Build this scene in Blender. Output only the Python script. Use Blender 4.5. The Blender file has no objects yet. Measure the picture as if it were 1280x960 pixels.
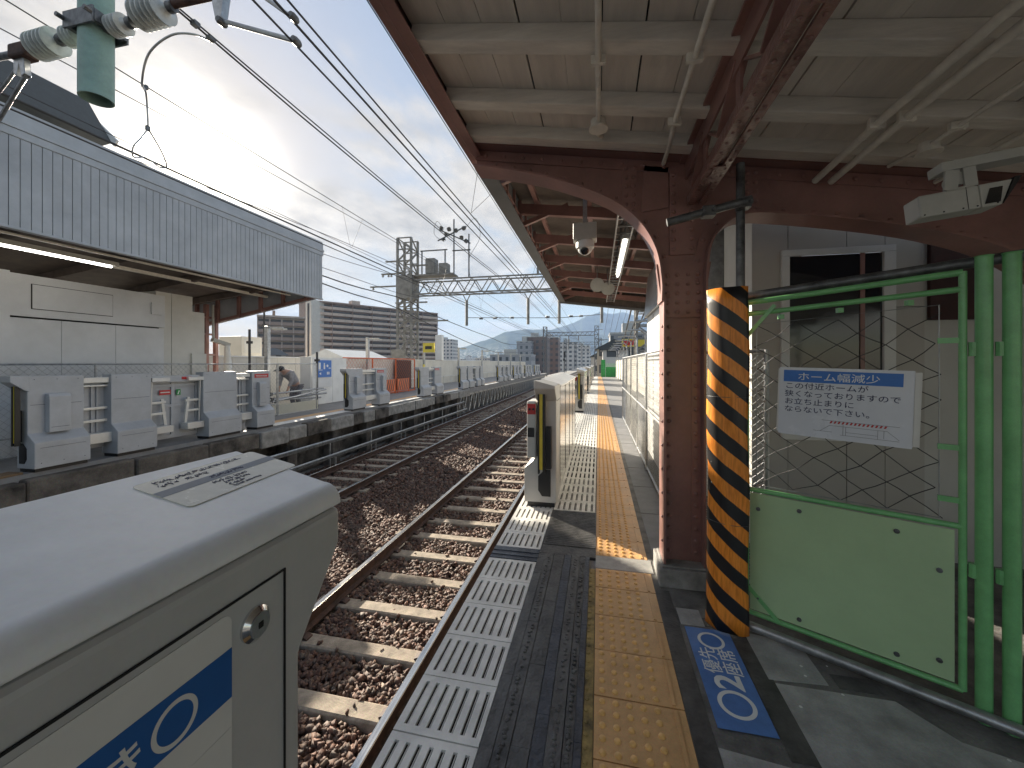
import bpy, math, random
import numpy as np
from mathutils import Vector, Matrix
random.seed(7); rng = np.random.default_rng(7)
R = math.radians; PI = math.pi
C = bpy.context.scene.collection
scene = bpy.context.scene

# ------------------------------------------------------------------ materials
def nodes_of(m):
    m.use_nodes = True
    return m.node_tree.nodes, m.node_tree.links
MATS = {}
def mat(name, col, rough=0.6, metal=0.0, var=0.15, scale=8.0, bump=0.0, bscale=60.0, col2=None, stretch=None, spec=0.5, fine=0.0, coat=0.0, gap=None):
    """painted / rough surface: colour varied by two noises, optional bump"""
    m = bpy.data.materials.new(name); N, L = nodes_of(m); b = N['Principled BSDF']
    b.inputs['Roughness'].default_value = rough; b.inputs['Metallic'].default_value = metal
    b.inputs['Specular IOR Level'].default_value = spec
    if coat: b.inputs['Coat Weight'].default_value = coat; b.inputs['Coat Roughness'].default_value = .15
    tc = N.new('ShaderNodeTexCoord'); mp = N.new('ShaderNodeMapping'); L.new(tc.outputs['Object'], mp.inputs['Vector'])
    if stretch: mp.inputs['Scale'].default_value = stretch
    no = N.new('ShaderNodeTexNoise'); no.inputs['Scale'].default_value = scale; no.inputs['Detail'].default_value = 8; no.inputs['Roughness'].default_value = .65
    L.new(mp.outputs[0], no.inputs['Vector'])
    rp = N.new('ShaderNodeValToRGB'); L.new(no.outputs['Fac'], rp.inputs['Fac'])
    c2 = col2 if col2 else tuple(c * (1 - var * 2.2) for c in col)
    c1 = col if col2 else tuple(min(1, c * (1 + var)) for c in col)
    rp.color_ramp.elements[0].position = .3; rp.color_ramp.elements[1].position = .68
    rp.color_ramp.elements[0].color = (*c2, 1); rp.color_ramp.elements[1].color = (*c1, 1)
    out = rp.outputs['Color']
    if fine:
        n2 = N.new('ShaderNodeTexNoise'); n2.inputs['Scale'].default_value = scale * 25; n2.inputs['Detail'].default_value = 3
        L.new(mp.outputs[0], n2.inputs['Vector'])
        mx = N.new('ShaderNodeMix'); mx.data_type = 'RGBA'; mx.blend_type = 'OVERLAY'; mx.inputs[0].default_value = fine
        L.new(out, mx.inputs[6]); L.new(n2.outputs['Color'], mx.inputs[7])
        hs = N.new('ShaderNodeHueSaturation'); hs.inputs['Saturation'].default_value = .9; L.new(mx.outputs[2], hs.inputs['Color']); out = hs.outputs[0]
    L.new(out, b.inputs['Base Color'])
    mr = N.new('ShaderNodeMapRange'); mr.inputs[3].default_value = max(.03, rough - .12); mr.inputs[4].default_value = min(1, rough + .12)
    L.new(no.outputs['Fac'], mr.inputs[0]); L.new(mr.outputs[0], b.inputs['Roughness'])
    if bump:
        n3 = N.new('ShaderNodeTexNoise'); n3.inputs['Scale'].default_value = bscale; n3.inputs['Detail'].default_value = 5
        L.new(mp.outputs[0], n3.inputs['Vector'])
        bp = N.new('ShaderNodeBump'); bp.inputs['Strength'].default_value = bump; bp.inputs['Distance'].default_value = .01
        L.new(n3.outputs['Fac'], bp.inputs['Height']); L.new(bp.outputs[0], b.inputs['Normal'])
    MATS[name] = m
    return m
M = {}
M['maroon'] = mat('maroon_paint', (.31, .145, .12), .42, var=.16, scale=2.2, bump=.12, bscale=28, fine=.12, coat=.15)
M['maroon_flake'] = mat('flaking_maroon_paint', (.32, .15, .12), .34, var=.3, scale=9, bump=.9, bscale=38, fine=.5, col2=(.13, .05, .04), coat=.2)
M['board'] = mat('cream_board_paint', (.76, .69, .60), .6, var=.07, scale=3, bump=.15, bscale=22, stretch=(4, .5, 1), fine=.15)
M['joist'] = mat('cream_joist_paint', (.78, .72, .63), .5, var=.1, scale=4, bump=.3, bscale=18, stretch=(.6, 4, 4), fine=.12)
M['conduit'] = mat('cream_conduit_paint', (.80, .75, .66), .45, var=.08, scale=12)
M['grey_steel'] = mat('grey_roof_steel', (.16, .165, .17), .5, var=.1, scale=4)
M['soffit'] = mat('brown_soffit', (.14, .11, .09), .75, var=.2, scale=5, bump=.1)
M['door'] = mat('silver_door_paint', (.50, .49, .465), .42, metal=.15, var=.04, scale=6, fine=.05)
M['door_skylit'] = mat('skylit_silver_door_paint', (.80, .80, .79), .42, metal=.1, var=.06, scale=7, fine=.16, bump=.02, bscale=300)  # silver gate paint lightened, putting the sky light on top faces into colour
M['fdoor'] = mat('grey_gate_paint', (.40, .42, .45), .45, metal=.1, var=.07, scale=3, fine=.06)
M['fdoor2'] = mat('pale_gate_bars', (.62, .62, .6), .35, metal=.3, var=.05, scale=4)
M['gloss'] = mat('glossy_gate_cladding', (.62, .60, .54), .12, metal=.75, var=.06, scale=1.6, bump=.03, bscale=3)
M['black'] = mat('black_plastic', (.012, .012, .014), .4, var=.2)
M['gap'] = mat('dark_seam', (.01, .01, .01), .9, var=.1)
M['yellowbar'] = mat('yellow_sensor_bar', (.68, .55, .05), .4, var=.06)
M['chrome'] = mat('polished_steel', (.7, .7, .7), .12, metal=1, var=.04)
M['galv'] = mat('galvanised_steel', (.42, .43, .44), .38, metal=.8, var=.18, scale=14, fine=.2)
M['mast'] = mat('weathered_mast_steel', (.24, .235, .22), .6, metal=.2, var=.2, scale=3)
M['darkmaroon'] = mat('very_dark_maroon', (.05, .014, .012), .6, var=.2)
M['galvdark'] = mat('weathered_galvanised_pipe', (.16, .165, .17), .45, metal=.6, var=.3, scale=14, fine=.3, bump=.15)
M['green'] = mat('green_tube_paint', (.15, .48, .15), .33, var=.10, scale=10, fine=.2, coat=.3)
M['greenpanel'] = mat('pale_green_panel', (.40, .57, .29), .34, var=.05, scale=2.0, fine=.04, coat=.25)
M['concrete'] = mat('grey_concrete', (.30, .29, .27), .9, var=.22, scale=6, bump=.5, bscale=40, fine=.3)
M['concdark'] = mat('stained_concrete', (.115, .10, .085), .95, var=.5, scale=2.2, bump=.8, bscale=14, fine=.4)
M['sleeper'] = mat('sleeper_concrete', (.33, .27, .205), .9, var=.25, scale=7, bump=.4, bscale=60, fine=.5)
M['rust'] = mat('rusty_rail_side', (.07, .035, .025), .75, var=.35, scale=12, bump=.3)
M['railtop'] = mat('polished_rail_head', (.55, .53, .5), .22, metal=1, var=.1, stretch=(8, .2, 8), scale=6)
M['ballast'] = mat('ballast_bed', (.06, .042, .033), .95, var=.5, scale=30, bump=1, bscale=45, fine=.6)
M['grate'] = mat('pale_grating_tile', (.74, .72, .67), .55, var=.12, scale=5, bump=.1, fine=.18)
M['rubber'] = mat('black_rubber_mat', (.085, .083, .08), .45, var=.35, scale=7, bump=.6, bscale=38, fine=.4, stretch=(1.3, .9, 1))
M['rubber2'] = mat('bluish_rubber_strip', (.045, .052, .07), .4, var=.3, scale=9, bump=.6, bscale=45, fine=.3)
M['asphalt'] = mat('dark_platform_surface', (.17, .16, .145), .72, var=.3, scale=5, bump=.35, bscale=60, fine=.4)
M['patch'] = mat('worn_grey_floor_tile', (.36, .35, .325), .62, var=.18, scale=6, bump=.2, fine=.3)
M['tape'] = mat('black_edge_tape', (.085, .08, .074), .55, var=.3, scale=9, bump=.3, fine=.3)
M['paver'] = mat('grey_paving_far', (.22, .22, .225), .7, var=.12, scale=3, bump=.1, fine=.2)
M['tactile'] = mat('yellow_tactile_tile', (.62, .33, .10), .42, var=.10, scale=6, bump=.15, fine=.25)
M['tactile_dot'] = mat('worn_highlit_tactile_dot', (.76, .44, .15), .35, var=.1, scale=12)  # whole dot lightened: worn top, plus highlight contrast painted into the colour
M['tactile_worn'] = mat('worn_yellow_strip', (.30, .2, .045), .7, var=.4, scale=14, bump=.3, fine=.4)
M['blue'] = mat('blue_print', (.035, .16, .50), .4, var=.06, scale=9)
M['darkblue'] = mat('dark_blue_print', (.012, .10, .32), .35, var=.04)
M['sticker'] = mat('worn_blue_floor_sticker', (.05, .17, .46), .5, var=.1, scale=12, fine=.2)
M['ink'] = mat('navy_ink', (.008, .012, .07), .5, var=.02)
M['white'] = mat('white_paint', (.72, .72, .70), .45, var=.05, scale=3)
M['paper'] = mat('white_laminated_paper', (.66, .67, .70), .25, var=.03, scale=5, coat=.3)
M['printwhite'] = mat('white_print', (.72, .73, .7), .5, var=.05)
M['film'] = mat('white_label_film', (.66, .64, .59), .38, var=.03)
M['plate'] = mat('cream_plate', (.62, .60, .50), .25, var=.05, scale=30, coat=.3)
M['platestripe'] = mat('grey_plate_stripe', (.12, .15, .19), .4, var=.05)
M['whitewall'] = mat('white_panel_wall', (.60, .61, .62), .5, var=.06, scale=1.5, fine=.05)
M['cream'] = mat('cream_hoarding', (.62, .59, .52), .6, var=.06, scale=1.0)
M['greywall'] = mat('grey_green_wall_panel', (.50, .475, .43), .55, var=.05, scale=2)
M['palewall'] = mat('pale_wall_panel', (.58, .57, .53), .5, var=.05, scale=2)
M['cladding'] = mat('grey_ribbed_cladding', (.40, .42, .45), .45, metal=.1, var=.08, scale=2.5)
M['orange'] = mat('orange_frame_paint', (.62, .13, .035), .5, var=.1)
M['red'] = mat('red_sign', (.5, .03, .03), .45, var=.05)
M['greennet'] = mat('green_netting', (.03, .30, .07), .6, var=.2)
M['darkroof'] = mat('dark_roof', (.05, .06, .065), .6, var=.15)
M['tubegreen'] = mat('pale_green_hanging_tube', (.22, .36, .31), .5, var=.12, scale=6, fine=.2)
M['porcelain'] = mat('white_porcelain', (.48, .50, .48), .3, var=.15, scale=9, coat=.5)
M['wire'] = mat('dark_wire', (.035, .035, .038), .6, var=.1)
M['skin'] = mat('skin', (.45, .27, .2), .6, var=.05)
M['jacket'] = mat('grey_work_jacket', (.30, .30, .32), .85, var=.15, scale=14, bump=.4)
M['trousers'] = mat('dark_grey_work_trousers', (.15, .15, .17), .85, var=.15, scale=14, bump=.4)
M['brick'] = mat('brown_apartment_tile', (.30, .22, .175), .7, var=.1, scale=.3)
M['brick2'] = mat('pale_balcony_face', (.50, .41, .34), .7, var=.1, scale=.3)
M['recess'] = mat('dark_recess', (.06, .052, .048), .3, var=.2, scale=.4)
M['glass'] = mat('window_glass', (.012, .015, .02), .04, var=.1, spec=.8)
M['leaf'] = mat('dark_leaves', (.05, .08, .03), .7, var=.3)
M['wood'] = mat('brown_board', (.17, .11, .06), .75, var=.3, scale=9, stretch=(3, .5, 1))
M['camwhite'] = mat('camera_housing_paint', (.46, .45, .41), .4, var=.06)
M['lens'] = mat('dark_lens', (.01, .01, .012), .05, var=.1, coat=1)

def emis(name, col, st):
    m = bpy.data.materials.new(name); N, L = nodes_of(m); b = N['Principled BSDF']
    b.inputs['Base Color'].default_value = (.8, .8, .78, 1)
    b.inputs['Emission Color'].default_value = (*col, 1); b.inputs['Emission Strength'].default_value = st
    return m
M['tubelight'] = emis('lit_tube', (1, .97, .9), 3.0)

def stripes_mat():
    m = bpy.data.materials.new('orange_black_stripes'); N, L = nodes_of(m); b = N['Principled BSDF']
    uv = N.new('ShaderNodeUVMap'); sp = N.new('ShaderNodeSeparateXYZ'); L.new(uv.outputs[0], sp.inputs[0])
    a1 = N.new('ShaderNodeMath'); a1.operation = 'MULTIPLY'; a1.inputs[1].default_value = .82; L.new(sp.outputs[0], a1.inputs[0])
    a = N.new('ShaderNodeMath'); a.operation = 'ADD'; L.new(a1.outputs[0], a.inputs[0]); L.new(sp.outputs[1], a.inputs[1])
    no = N.new('ShaderNodeTexNoise'); no.inputs['Scale'].default_value = 9
    L.new(uv.outputs[0], no.inputs['Vector'])
    nn = N.new('ShaderNodeMath'); nn.operation = 'MULTIPLY_ADD'; nn.inputs[1].default_value = .012; L.new(no.outputs['Fac'], nn.inputs[0]); L.new(a.outputs[0], nn.inputs[2])
    d = N.new('ShaderNodeMath'); d.operation = 'DIVIDE'; d.inputs[1].default_value = .176; L.new(nn.outputs[0], d.inputs[0])
    fr = N.new('ShaderNodeMath'); fr.operation = 'FRACT'; L.new(d.outputs[0], fr.inputs[0])
    gt = N.new('ShaderNodeMath'); gt.operation = 'GREATER_THAN'; gt.inputs[1].default_value = .5; L.new(fr.outputs[0], gt.inputs[0])
    n2 = N.new('ShaderNodeTexNoise'); n2.inputs['Scale'].default_value = 30; n2.inputs['Detail'].default_value = 6
    mpp = N.new('ShaderNodeMapping'); mpp.inputs['Scale'].default_value = (3, .35, 1); L.new(uv.outputs[0], mpp.inputs[0]); L.new(mpp.outputs[0], n2.inputs['Vector'])
    r1 = N.new('ShaderNodeValToRGB'); L.new(n2.outputs['Fac'], r1.inputs[0]); r1.color_ramp.elements[0].position = .3; r1.color_ramp.elements[0].color = (.60, .17, .015, 1); r1.color_ramp.elements[1].position = .6; r1.color_ramp.elements[1].color = (.88, .30, .035, 1)
    mx = N.new('ShaderNodeMix'); mx.data_type = 'RGBA'; L.new(gt.outputs[0], mx.inputs[0]); L.new(r1.outputs[0], mx.inputs[6]); mx.inputs[7].default_value = (.014, .014, .016, 1)
    L.new(mx.outputs[2], b.inputs['Base Color']); b.inputs['Roughness'].default_value = .38
    bp = N.new('ShaderNodeBump'); bp.inputs['Strength'].default_value = .25; L.new(n2.outputs['Fac'], bp.inputs['Height']); L.new(bp.outputs[0], b.inputs['Normal'])
    return m
M['stripes'] = stripes_mat()

def stone_mat():
    m = bpy.data.materials.new('ballast_stone'); N, L = nodes_of(m); b = N['Principled BSDF']; b.inputs['Roughness'].default_value = .75
    at = N.new('ShaderNodeAttribute'); at.attribute_name = 'tint'
    rp = N.new('ShaderNodeValToRGB'); L.new(at.outputs['Fac'], rp.inputs[0]); e = rp.color_ramp.elements
    e[0].position = 0; e[0].color = (.05, .033, .026, 1); e[1].position = 1; e[1].color = (.18, .135, .10, 1)
    x = e.new(.35); x.color = (.115, .055, .038, 1); x = e.new(.65); x.color = (.11, .085, .07, 1); x = e.new(.85); x.color = (.16, .08, .055, 1)
    tc = N.new('ShaderNodeTexCoord'); no = N.new('ShaderNodeTexNoise'); no.inputs['Scale'].default_value = 70; no.inputs['Detail'].default_value = 4; L.new(tc.outputs['Object'], no.inputs['Vector'])
    mx = N.new('ShaderNodeMix'); mx.data_type = 'RGBA'; mx.blend_type = 'OVERLAY'; mx.inputs[0].default_value = .7; L.new(rp.outputs[0], mx.inputs[6]); L.new(no.outputs['Fac'], mx.inputs[7])
    L.new(mx.outputs[2], b.inputs['Base Color'])
    return m
M['stone'] = stone_mat()

def citywall_mat(name, wall, win, sx, sz, bias=.0):
    m = bpy.data.materials.new(name); N, L = nodes_of(m); b = N['Principled BSDF']; b.inputs['Roughness'].default_value = .6
    tc = N.new('ShaderNodeTexCoord'); sp = N.new('ShaderNodeSeparateXYZ'); L.new(tc.outputs['Object'], sp.inputs[0])
    ad = N.new('ShaderNodeMath'); L.new(sp.outputs[0], ad.inputs[0]); L.new(sp.outputs[1], ad.inputs[1])
    cb = N.new('ShaderNodeCombineXYZ'); L.new(ad.outputs[0], cb.inputs[0]); L.new(sp.outputs[2], cb.inputs[1])
    br = N.new('ShaderNodeTexBrick'); br.offset = 0; br.inputs['Scale'].default_value = 1; br.inputs['Brick Width'].default_value = sx; br.inputs['Row Height'].default_value = sz
    br.inputs['Mortar Size'].default_value = .75; br.inputs['Mortar Smooth'].default_value = 0; br.inputs['Bias'].default_value = bias
    br.inputs['Color1'].default_value = (*win, 1); br.inputs['Color2'].default_value = (*[c * 2 for c in win], 1); br.inputs['Mortar'].default_value = (*wall, 1)
    L.new(cb.outputs[0], br.inputs['Vector']); L.new(br.outputs['Color'], b.inputs['Base Color'])
    return m
M['city1'] = citywall_mat('white_block_wall', (.55, .54, .52), (.05, .06, .07), 3.2, 2.9)
M['city2'] = citywall_mat('grey_block_wall', (.30, .31, .33), (.05, .06, .07), 2.6, 2.9)
M['city3'] = citywall_mat('brown_block_wall', (.17, .12, .10), (.05, .05, .055), 2.8, 2.9)
M['city4'] = citywall_mat('beige_block_wall', (.42, .37, .30), (.06, .06, .06), 3.4, 3.0)

def hill_mat():
    m = bpy.data.materials.new('wooded_hillside'); N, L = nodes_of(m); b = N['Principled BSDF']; b.inputs['Roughness'].default_value = 1; b.inputs['Specular IOR Level'].default_value = 0
    tc = N.new('ShaderNodeTexCoord'); no = N.new('ShaderNodeTexNoise'); no.inputs['Scale'].default_value = .012; no.inputs['Detail'].default_value = 12; L.new(tc.outputs['Object'], no.inputs['Vector'])
    rp = N.new('ShaderNodeValToRGB'); L.new(no.outputs['Fac'], rp.inputs[0]); e = rp.color_ramp.elements
    e[0].position = .35; e[0].color = (.03, .045, .025, 1); e[1].position = .7; e[1].color = (.09, .10, .06, 1)
    # scattered houses on the lower slopes
    vo = N.new('ShaderNodeTexVoronoi'); vo.inputs['Scale'].default_value = .05; L.new(tc.outputs['Object'], vo.inputs['Vector'])
    lt = N.new('ShaderNodeMath'); lt.operation = 'LESS_THAN'; lt.inputs[1].default_value = .42; L.new(vo.outputs['Distance'], lt.inputs[0])
    sp = N.new('ShaderNodeSeparateXYZ'); L.new(tc.outputs['Object'], sp.inputs[0])
    l2 = N.new('ShaderNodeMapRange'); l2.inputs[1].default_value = 110; l2.inputs[2].default_value = 20; L.new(sp.outputs[2], l2.inputs[0])
    mu = N.new('ShaderNodeMath'); mu.operation = 'MULTIPLY'; L.new(lt.outputs[0], mu.inputs[0]); L.new(l2.outputs[0], mu.inputs[1])
    mx = N.new('ShaderNodeMix'); mx.data_type = 'RGBA'; L.new(mu.outputs[0], mx.inputs[0]); L.new(rp.outputs[0], mx.inputs[6]); mx.inputs[7].default_value = (.45, .43, .4, 1)
    L.new(mx.outputs[2], b.inputs['Base Color'])
    return m
M['hill'] = hill_mat()

# ------------------------------------------------------------------ mesh builder
class MB:
    def __init__(s): s.v = []; s.f = []; s.m = []; s.uv = None
    def add(s, vs, fs, m=0):
        o = len(s.v); s.v += [tuple(p) for p in vs]
        for f in fs: s.f.append(tuple(o + i for i in f)); s.m.append(m)
    def box(s, x0, x1, y0, y1, z0, z1, m=0):
        if x0 > x1: x0, x1 = x1, x0
        if y0 > y1: y0, y1 = y1, y0
        s.add([(x0,y0,z0),(x1,y0,z0),(x1,y1,z0),(x0,y1,z0),(x0,y0,z1),(x1,y0,z1),(x1,y1,z1),(x0,y1,z1)],
              [(0,3,2,1),(4,5,6,7),(0,1,5,4),(1,2,6,5),(2,3,7,6),(3,0,4,7)], m); return s
    def bar(s, p, q, w, h, m=0, up=(0,0,1)):
        """rectangular bar p->q, w across, h along up"""
        p = Vector(p); q = Vector(q); d = (q - p).normalized(); u = Vector(up)
        if abs(d.dot(u)) > .99: u = Vector((0, 1, 0))
        sd = d.cross(u).normalized() * w / 2; uu = sd.cross(d).normalized() * h / 2
        s.add([p - sd - uu, p + sd - uu, p + sd + uu, p - sd + uu, q - sd - uu, q + sd - uu, q + sd + uu, q - sd + uu],
              [(0,1,2,3),(7,6,5,4),(0,4,5,1),(1,5,6,2),(2,6,7,3),(3,7,4,0)], m); return s
    def tube(s, pts, r, n=8, m=0, cap=True):
        pts = [Vector(p) for p in pts]; k = len(pts); rings = []
        rr = r if isinstance(r, (list, tuple)) else [r] * k
        up = None
        for i, p in enumerate(pts):
            d = (pts[min(i + 1, k - 1)] - pts[max(i - 1, 0)]).normalized()
            if up is None:
                up = Vector((0, 0, 1)) if abs(d.z) < .9 else Vector((1, 0, 0))
            a = d.cross(up).normalized(); up = a.cross(d).normalized()
            rings.append([p + (a * math.cos(t * 2 * PI / n) + up * math.sin(t * 2 * PI / n)) * rr[i] for t in range(n)])
        vs = [v for r_ in rings for v in r_]; fs = []
        for i in range(k - 1):
            for j in range(n):
                fs.append((i * n + j, i * n + (j + 1) % n, (i + 1) * n + (j + 1) % n, (i + 1) * n + j))
        if cap: fs.append(tuple(range(n))[::-1]); fs.append(tuple((k - 1) * n + j for j in range(n)))
        s.add(vs, fs, m); return s
    def lathe(s, c, axis, prof, n=16, m=0):
        """prof: list of (distance along axis, radius)"""
        c = Vector(c); ax = Vector(axis).normalized()
        pts = [c + ax * t for t, r in prof]; a = ax.orthogonal().normalized(); b = ax.cross(a)
        vs = []
        for p, (t, r) in zip(pts, prof): vs += [p + (a * math.cos(j * 2 * PI / n) + b * math.sin(j * 2 * PI / n)) * max(r, 1e-4) for j in range(n)]
        fs = []
        for i in range(len(prof) - 1):
            for j in range(n): fs.append((i * n + j, i * n + (j + 1) % n, (i + 1) * n + (j + 1) % n, (i + 1) * n + j))
        fs.append(tuple(range(n))[::-1]); fs.append(tuple((len(prof) - 1) * n + j for j in range(n)))
        s.add(vs, fs, m); return s
    def prism(s, poly, axis, a, b, m=0):
        """poly 2-D in the two other axes (x,z for y; y,z for x; x,y for z)"""
        def P(q, t): return {'x': (t, q[0], q[1]), 'y': (q[0], t, q[1]), 'z': (q[0], q[1], t)}[axis]
        n = len(poly); vs = [P(q, a) for q in poly] + [P(q, b) for q in poly]
        fs = [tuple(range(n))[::-1], tuple(range(n, 2 * n))] + [(i, (i + 1) % n, n + (i + 1) % n, n + i) for i in range(n)]
        s.add(vs, fs, m); return s
    def rivet(s, c, nrm, r=.012, m=0):
        c = Vector(c); nn = Vector(nrm).normalized()
        r *= 1.2; s.lathe(c, nn, [(0, r), (r * .5, r * .88), (r * .85, r * .45)], 8, m); return s
    def build(s, name, mats, parent=None, smooth=False, bevel=0, seg=2, angle=40):
        me = bpy.data.meshes.new(name); me.from_pydata(s.v, [], s.f); 
        if not isinstance(mats, (list, tuple)): mats = [mats]
        for k in mats: me.materials.append(M[k] if isinstance(k, str) else k)
        if len(mats) > 1: me.polygons.foreach_set('material_index', s.m)
        import bmesh
        bm = bmesh.new(); bm.from_mesh(me); bmesh.ops.recalc_face_normals(bm, faces=bm.faces[:]); bm.to_mesh(me); bm.free()
        if smooth:
            me.polygons.foreach_set('use_smooth', [True] * len(me.polygons)); me.set_sharp_from_angle(angle=R(angle))
        o = bpy.data.objects.new(name, me); C.objects.link(o)
        if parent: o.parent = parent
        if bevel:
            b = o.modifiers.new('bevel', 'BEVEL'); b.width = bevel; b.segments = seg; b.limit_method = 'ANGLE'; b.angle_limit = R(35); b.harden_normals = False
        return o

def tag(o, label, cat, group=None):
    o['label'] = label; o['category'] = cat
    if group: o['group'] = group
    return o
def thing(name, label, cat, loc=(0, 0, 0), group=None, rz=0):
    o = bpy.data.objects.new(name, None); C.objects.link(o); o.location = loc; o.rotation_euler = (0, 0, rz); o.empty_display_size = .2
    return tag(o, label, cat, group)
def struct(o): o['kind'] = 'structure'; return o
def stuff(o): o['kind'] = 'stuff'; return o
def kids(o): return [c for c in C.objects if c.parent == o]
def dup(root, loc=None, label=None, rz=None):
    r = root.copy(); C.objects.link(r)
    if loc is not None: r.location = loc
    if rz is not None: r.rotation_euler = (0, 0, rz)
    if label: r['label'] = label
    for ch in kids(root):
        c = ch.copy(); C.objects.link(c); c.parent = r
        for g in kids(ch):
            d = g.copy(); C.objects.link(d); d.parent = c
    return r
def text_mesh(name, body, size, mtx, material, parent, depth=.0006, bold=0.0, sx=1.0, align='LEFT'):
    cu = bpy.data.curves.new(name, 'FONT'); cu.body = body; cu.size = size; cu.extrude = depth; cu.offset = bold * size; cu.align_x = align; cu.resolution_u = 3
    t = bpy.data.objects.new(name, cu); C.objects.link(t); bpy.context.view_layer.update()
    me = bpy.data.meshes.new_from_object(t.evaluated_get(bpy.context.evaluated_depsgraph_get()))
    bpy.data.objects.remove(t); bpy.data.curves.remove(cu)
    me.transform(mtx @ Matrix.Diagonal((sx, 1, 1, 1))); me.materials.clear(); me.materials.append(M[material])
    o = bpy.data.objects.new(name, me); C.objects.link(o); o.parent = parent
    return o
def frame(o, xdir, ydir):
    x = Vector(xdir).normalized(); y = Vector(ydir).normalized(); z = x.cross(y)
    return Matrix(((x.x, y.x, z.x, o[0]), (x.y, y.y, z.y, o[1]), (x.z, y.z, z.z, o[2]), (0, 0, 0, 1)))
def chainlink(mb, p, q, z0, z1, pitch=.06, r=.0016, m=0, ratio=1.0, n=3):
    """diagonal wires clipped to the rectangle p-q x z0-z1"""
    p = Vector((p[0], p[1], 0)); q = Vector((q[0], q[1], 0)); Lx = (q - p).length; d = (q - p).normalized(); H = z1 - z0
    k = int((Lx + H / ratio) / pitch) + 1
    for sgn in (1, -1):
        for i in range(k):
            s0 = i * pitch - (H / ratio if sgn > 0 else 0)
            # line: s = s0 + t ; z = t*ratio (up) or H - t*ratio
            t0 = max(0, -s0); t1 = min(H / ratio, Lx - s0)
            if sgn < 0: s0 = i * pitch - H / ratio; t0 = max(0, -s0); t1 = min(H / ratio, Lx - s0)
            if t1 - t0 < .01: continue
            za = t0 * ratio; zb = t1 * ratio
            if sgn < 0: za = H - za; zb = H - zb
            mb.tube([p + d * (s0 + t0) + Vector((0, 0, z0 + za)), p + d * (s0 + t1) + Vector((0, 0, z0 + zb))], r, n, m, cap=False)
    return mb
def ring(mb, c, xd, yd, r0, r1, n=40, h=.0006, m=0):
    c = Vector(c); xd = Vector(xd).normalized(); yd = Vector(yd).normalized(); z = xd.cross(yd) * h; vs = []
    for i in range(n):
        a = i * 2 * PI / n; u = xd * math.cos(a) + yd * math.sin(a); vs += [c + u * r0 + z, c + u * r1 + z]
    mb.add(vs, [(2 * i, 2 * i + 1, (2 * i + 3) % (2 * n), (2 * i + 2) % (2 * n)) for i in range(n)], m); return mb
def catenary(p, q, sag, n=14):
    p = Vector(p); q = Vector(q)
    return [p.lerp(q, i / n) - Vector((0, 0, sag * 4 * (i / n) * (1 - i / n))) for i in range(n + 1)]

# ------------------------------------------------------------------ key dimensions (metres, z=0 at the platform surface, tracks along +y)
RAIL_Z = -1.21; SLP_Z = -1.37; BAL_Z = -1.415
TR1 = -2.36; TR2 = -6.15
GROUND = -7.0

# ------------------------------------------------------------------ setting
struct(MB().box(-6000, 6000, -400, 9000, GROUND - .5, GROUND).build('ground', 'asphalt'))
struct(MB().box(-12.6, 6.5, -6, 420, GROUND, BAL_Z - .12).build('viaduct', 'concrete'))
bed = MB()
nx, ny = 60, 240
for j in range(ny + 1):
    y = -3 + (j / ny) ** 1.8 * 200
    for i in range(nx + 1):
        x = -7.62 + i / nx * 6.85; d1 = min(abs(x - TR1), abs(x - TR2))
        z = BAL_Z + .02 * math.sin(x * 9 + y * 3) * math.sin(y * 7) - (.05 if d1 > 1.45 else 0) + random.uniform(-.012, .012) - .02
        bed.v.append((x, y, z))
for j in range(ny):
    for i in range(nx):
        a = j * (nx + 1) + i; bed.f.append((a, a + 1, a + nx + 2, a + nx + 1)); bed.m.append(0)
struct(bed.build('track_bed', 'ballast'))

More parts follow.
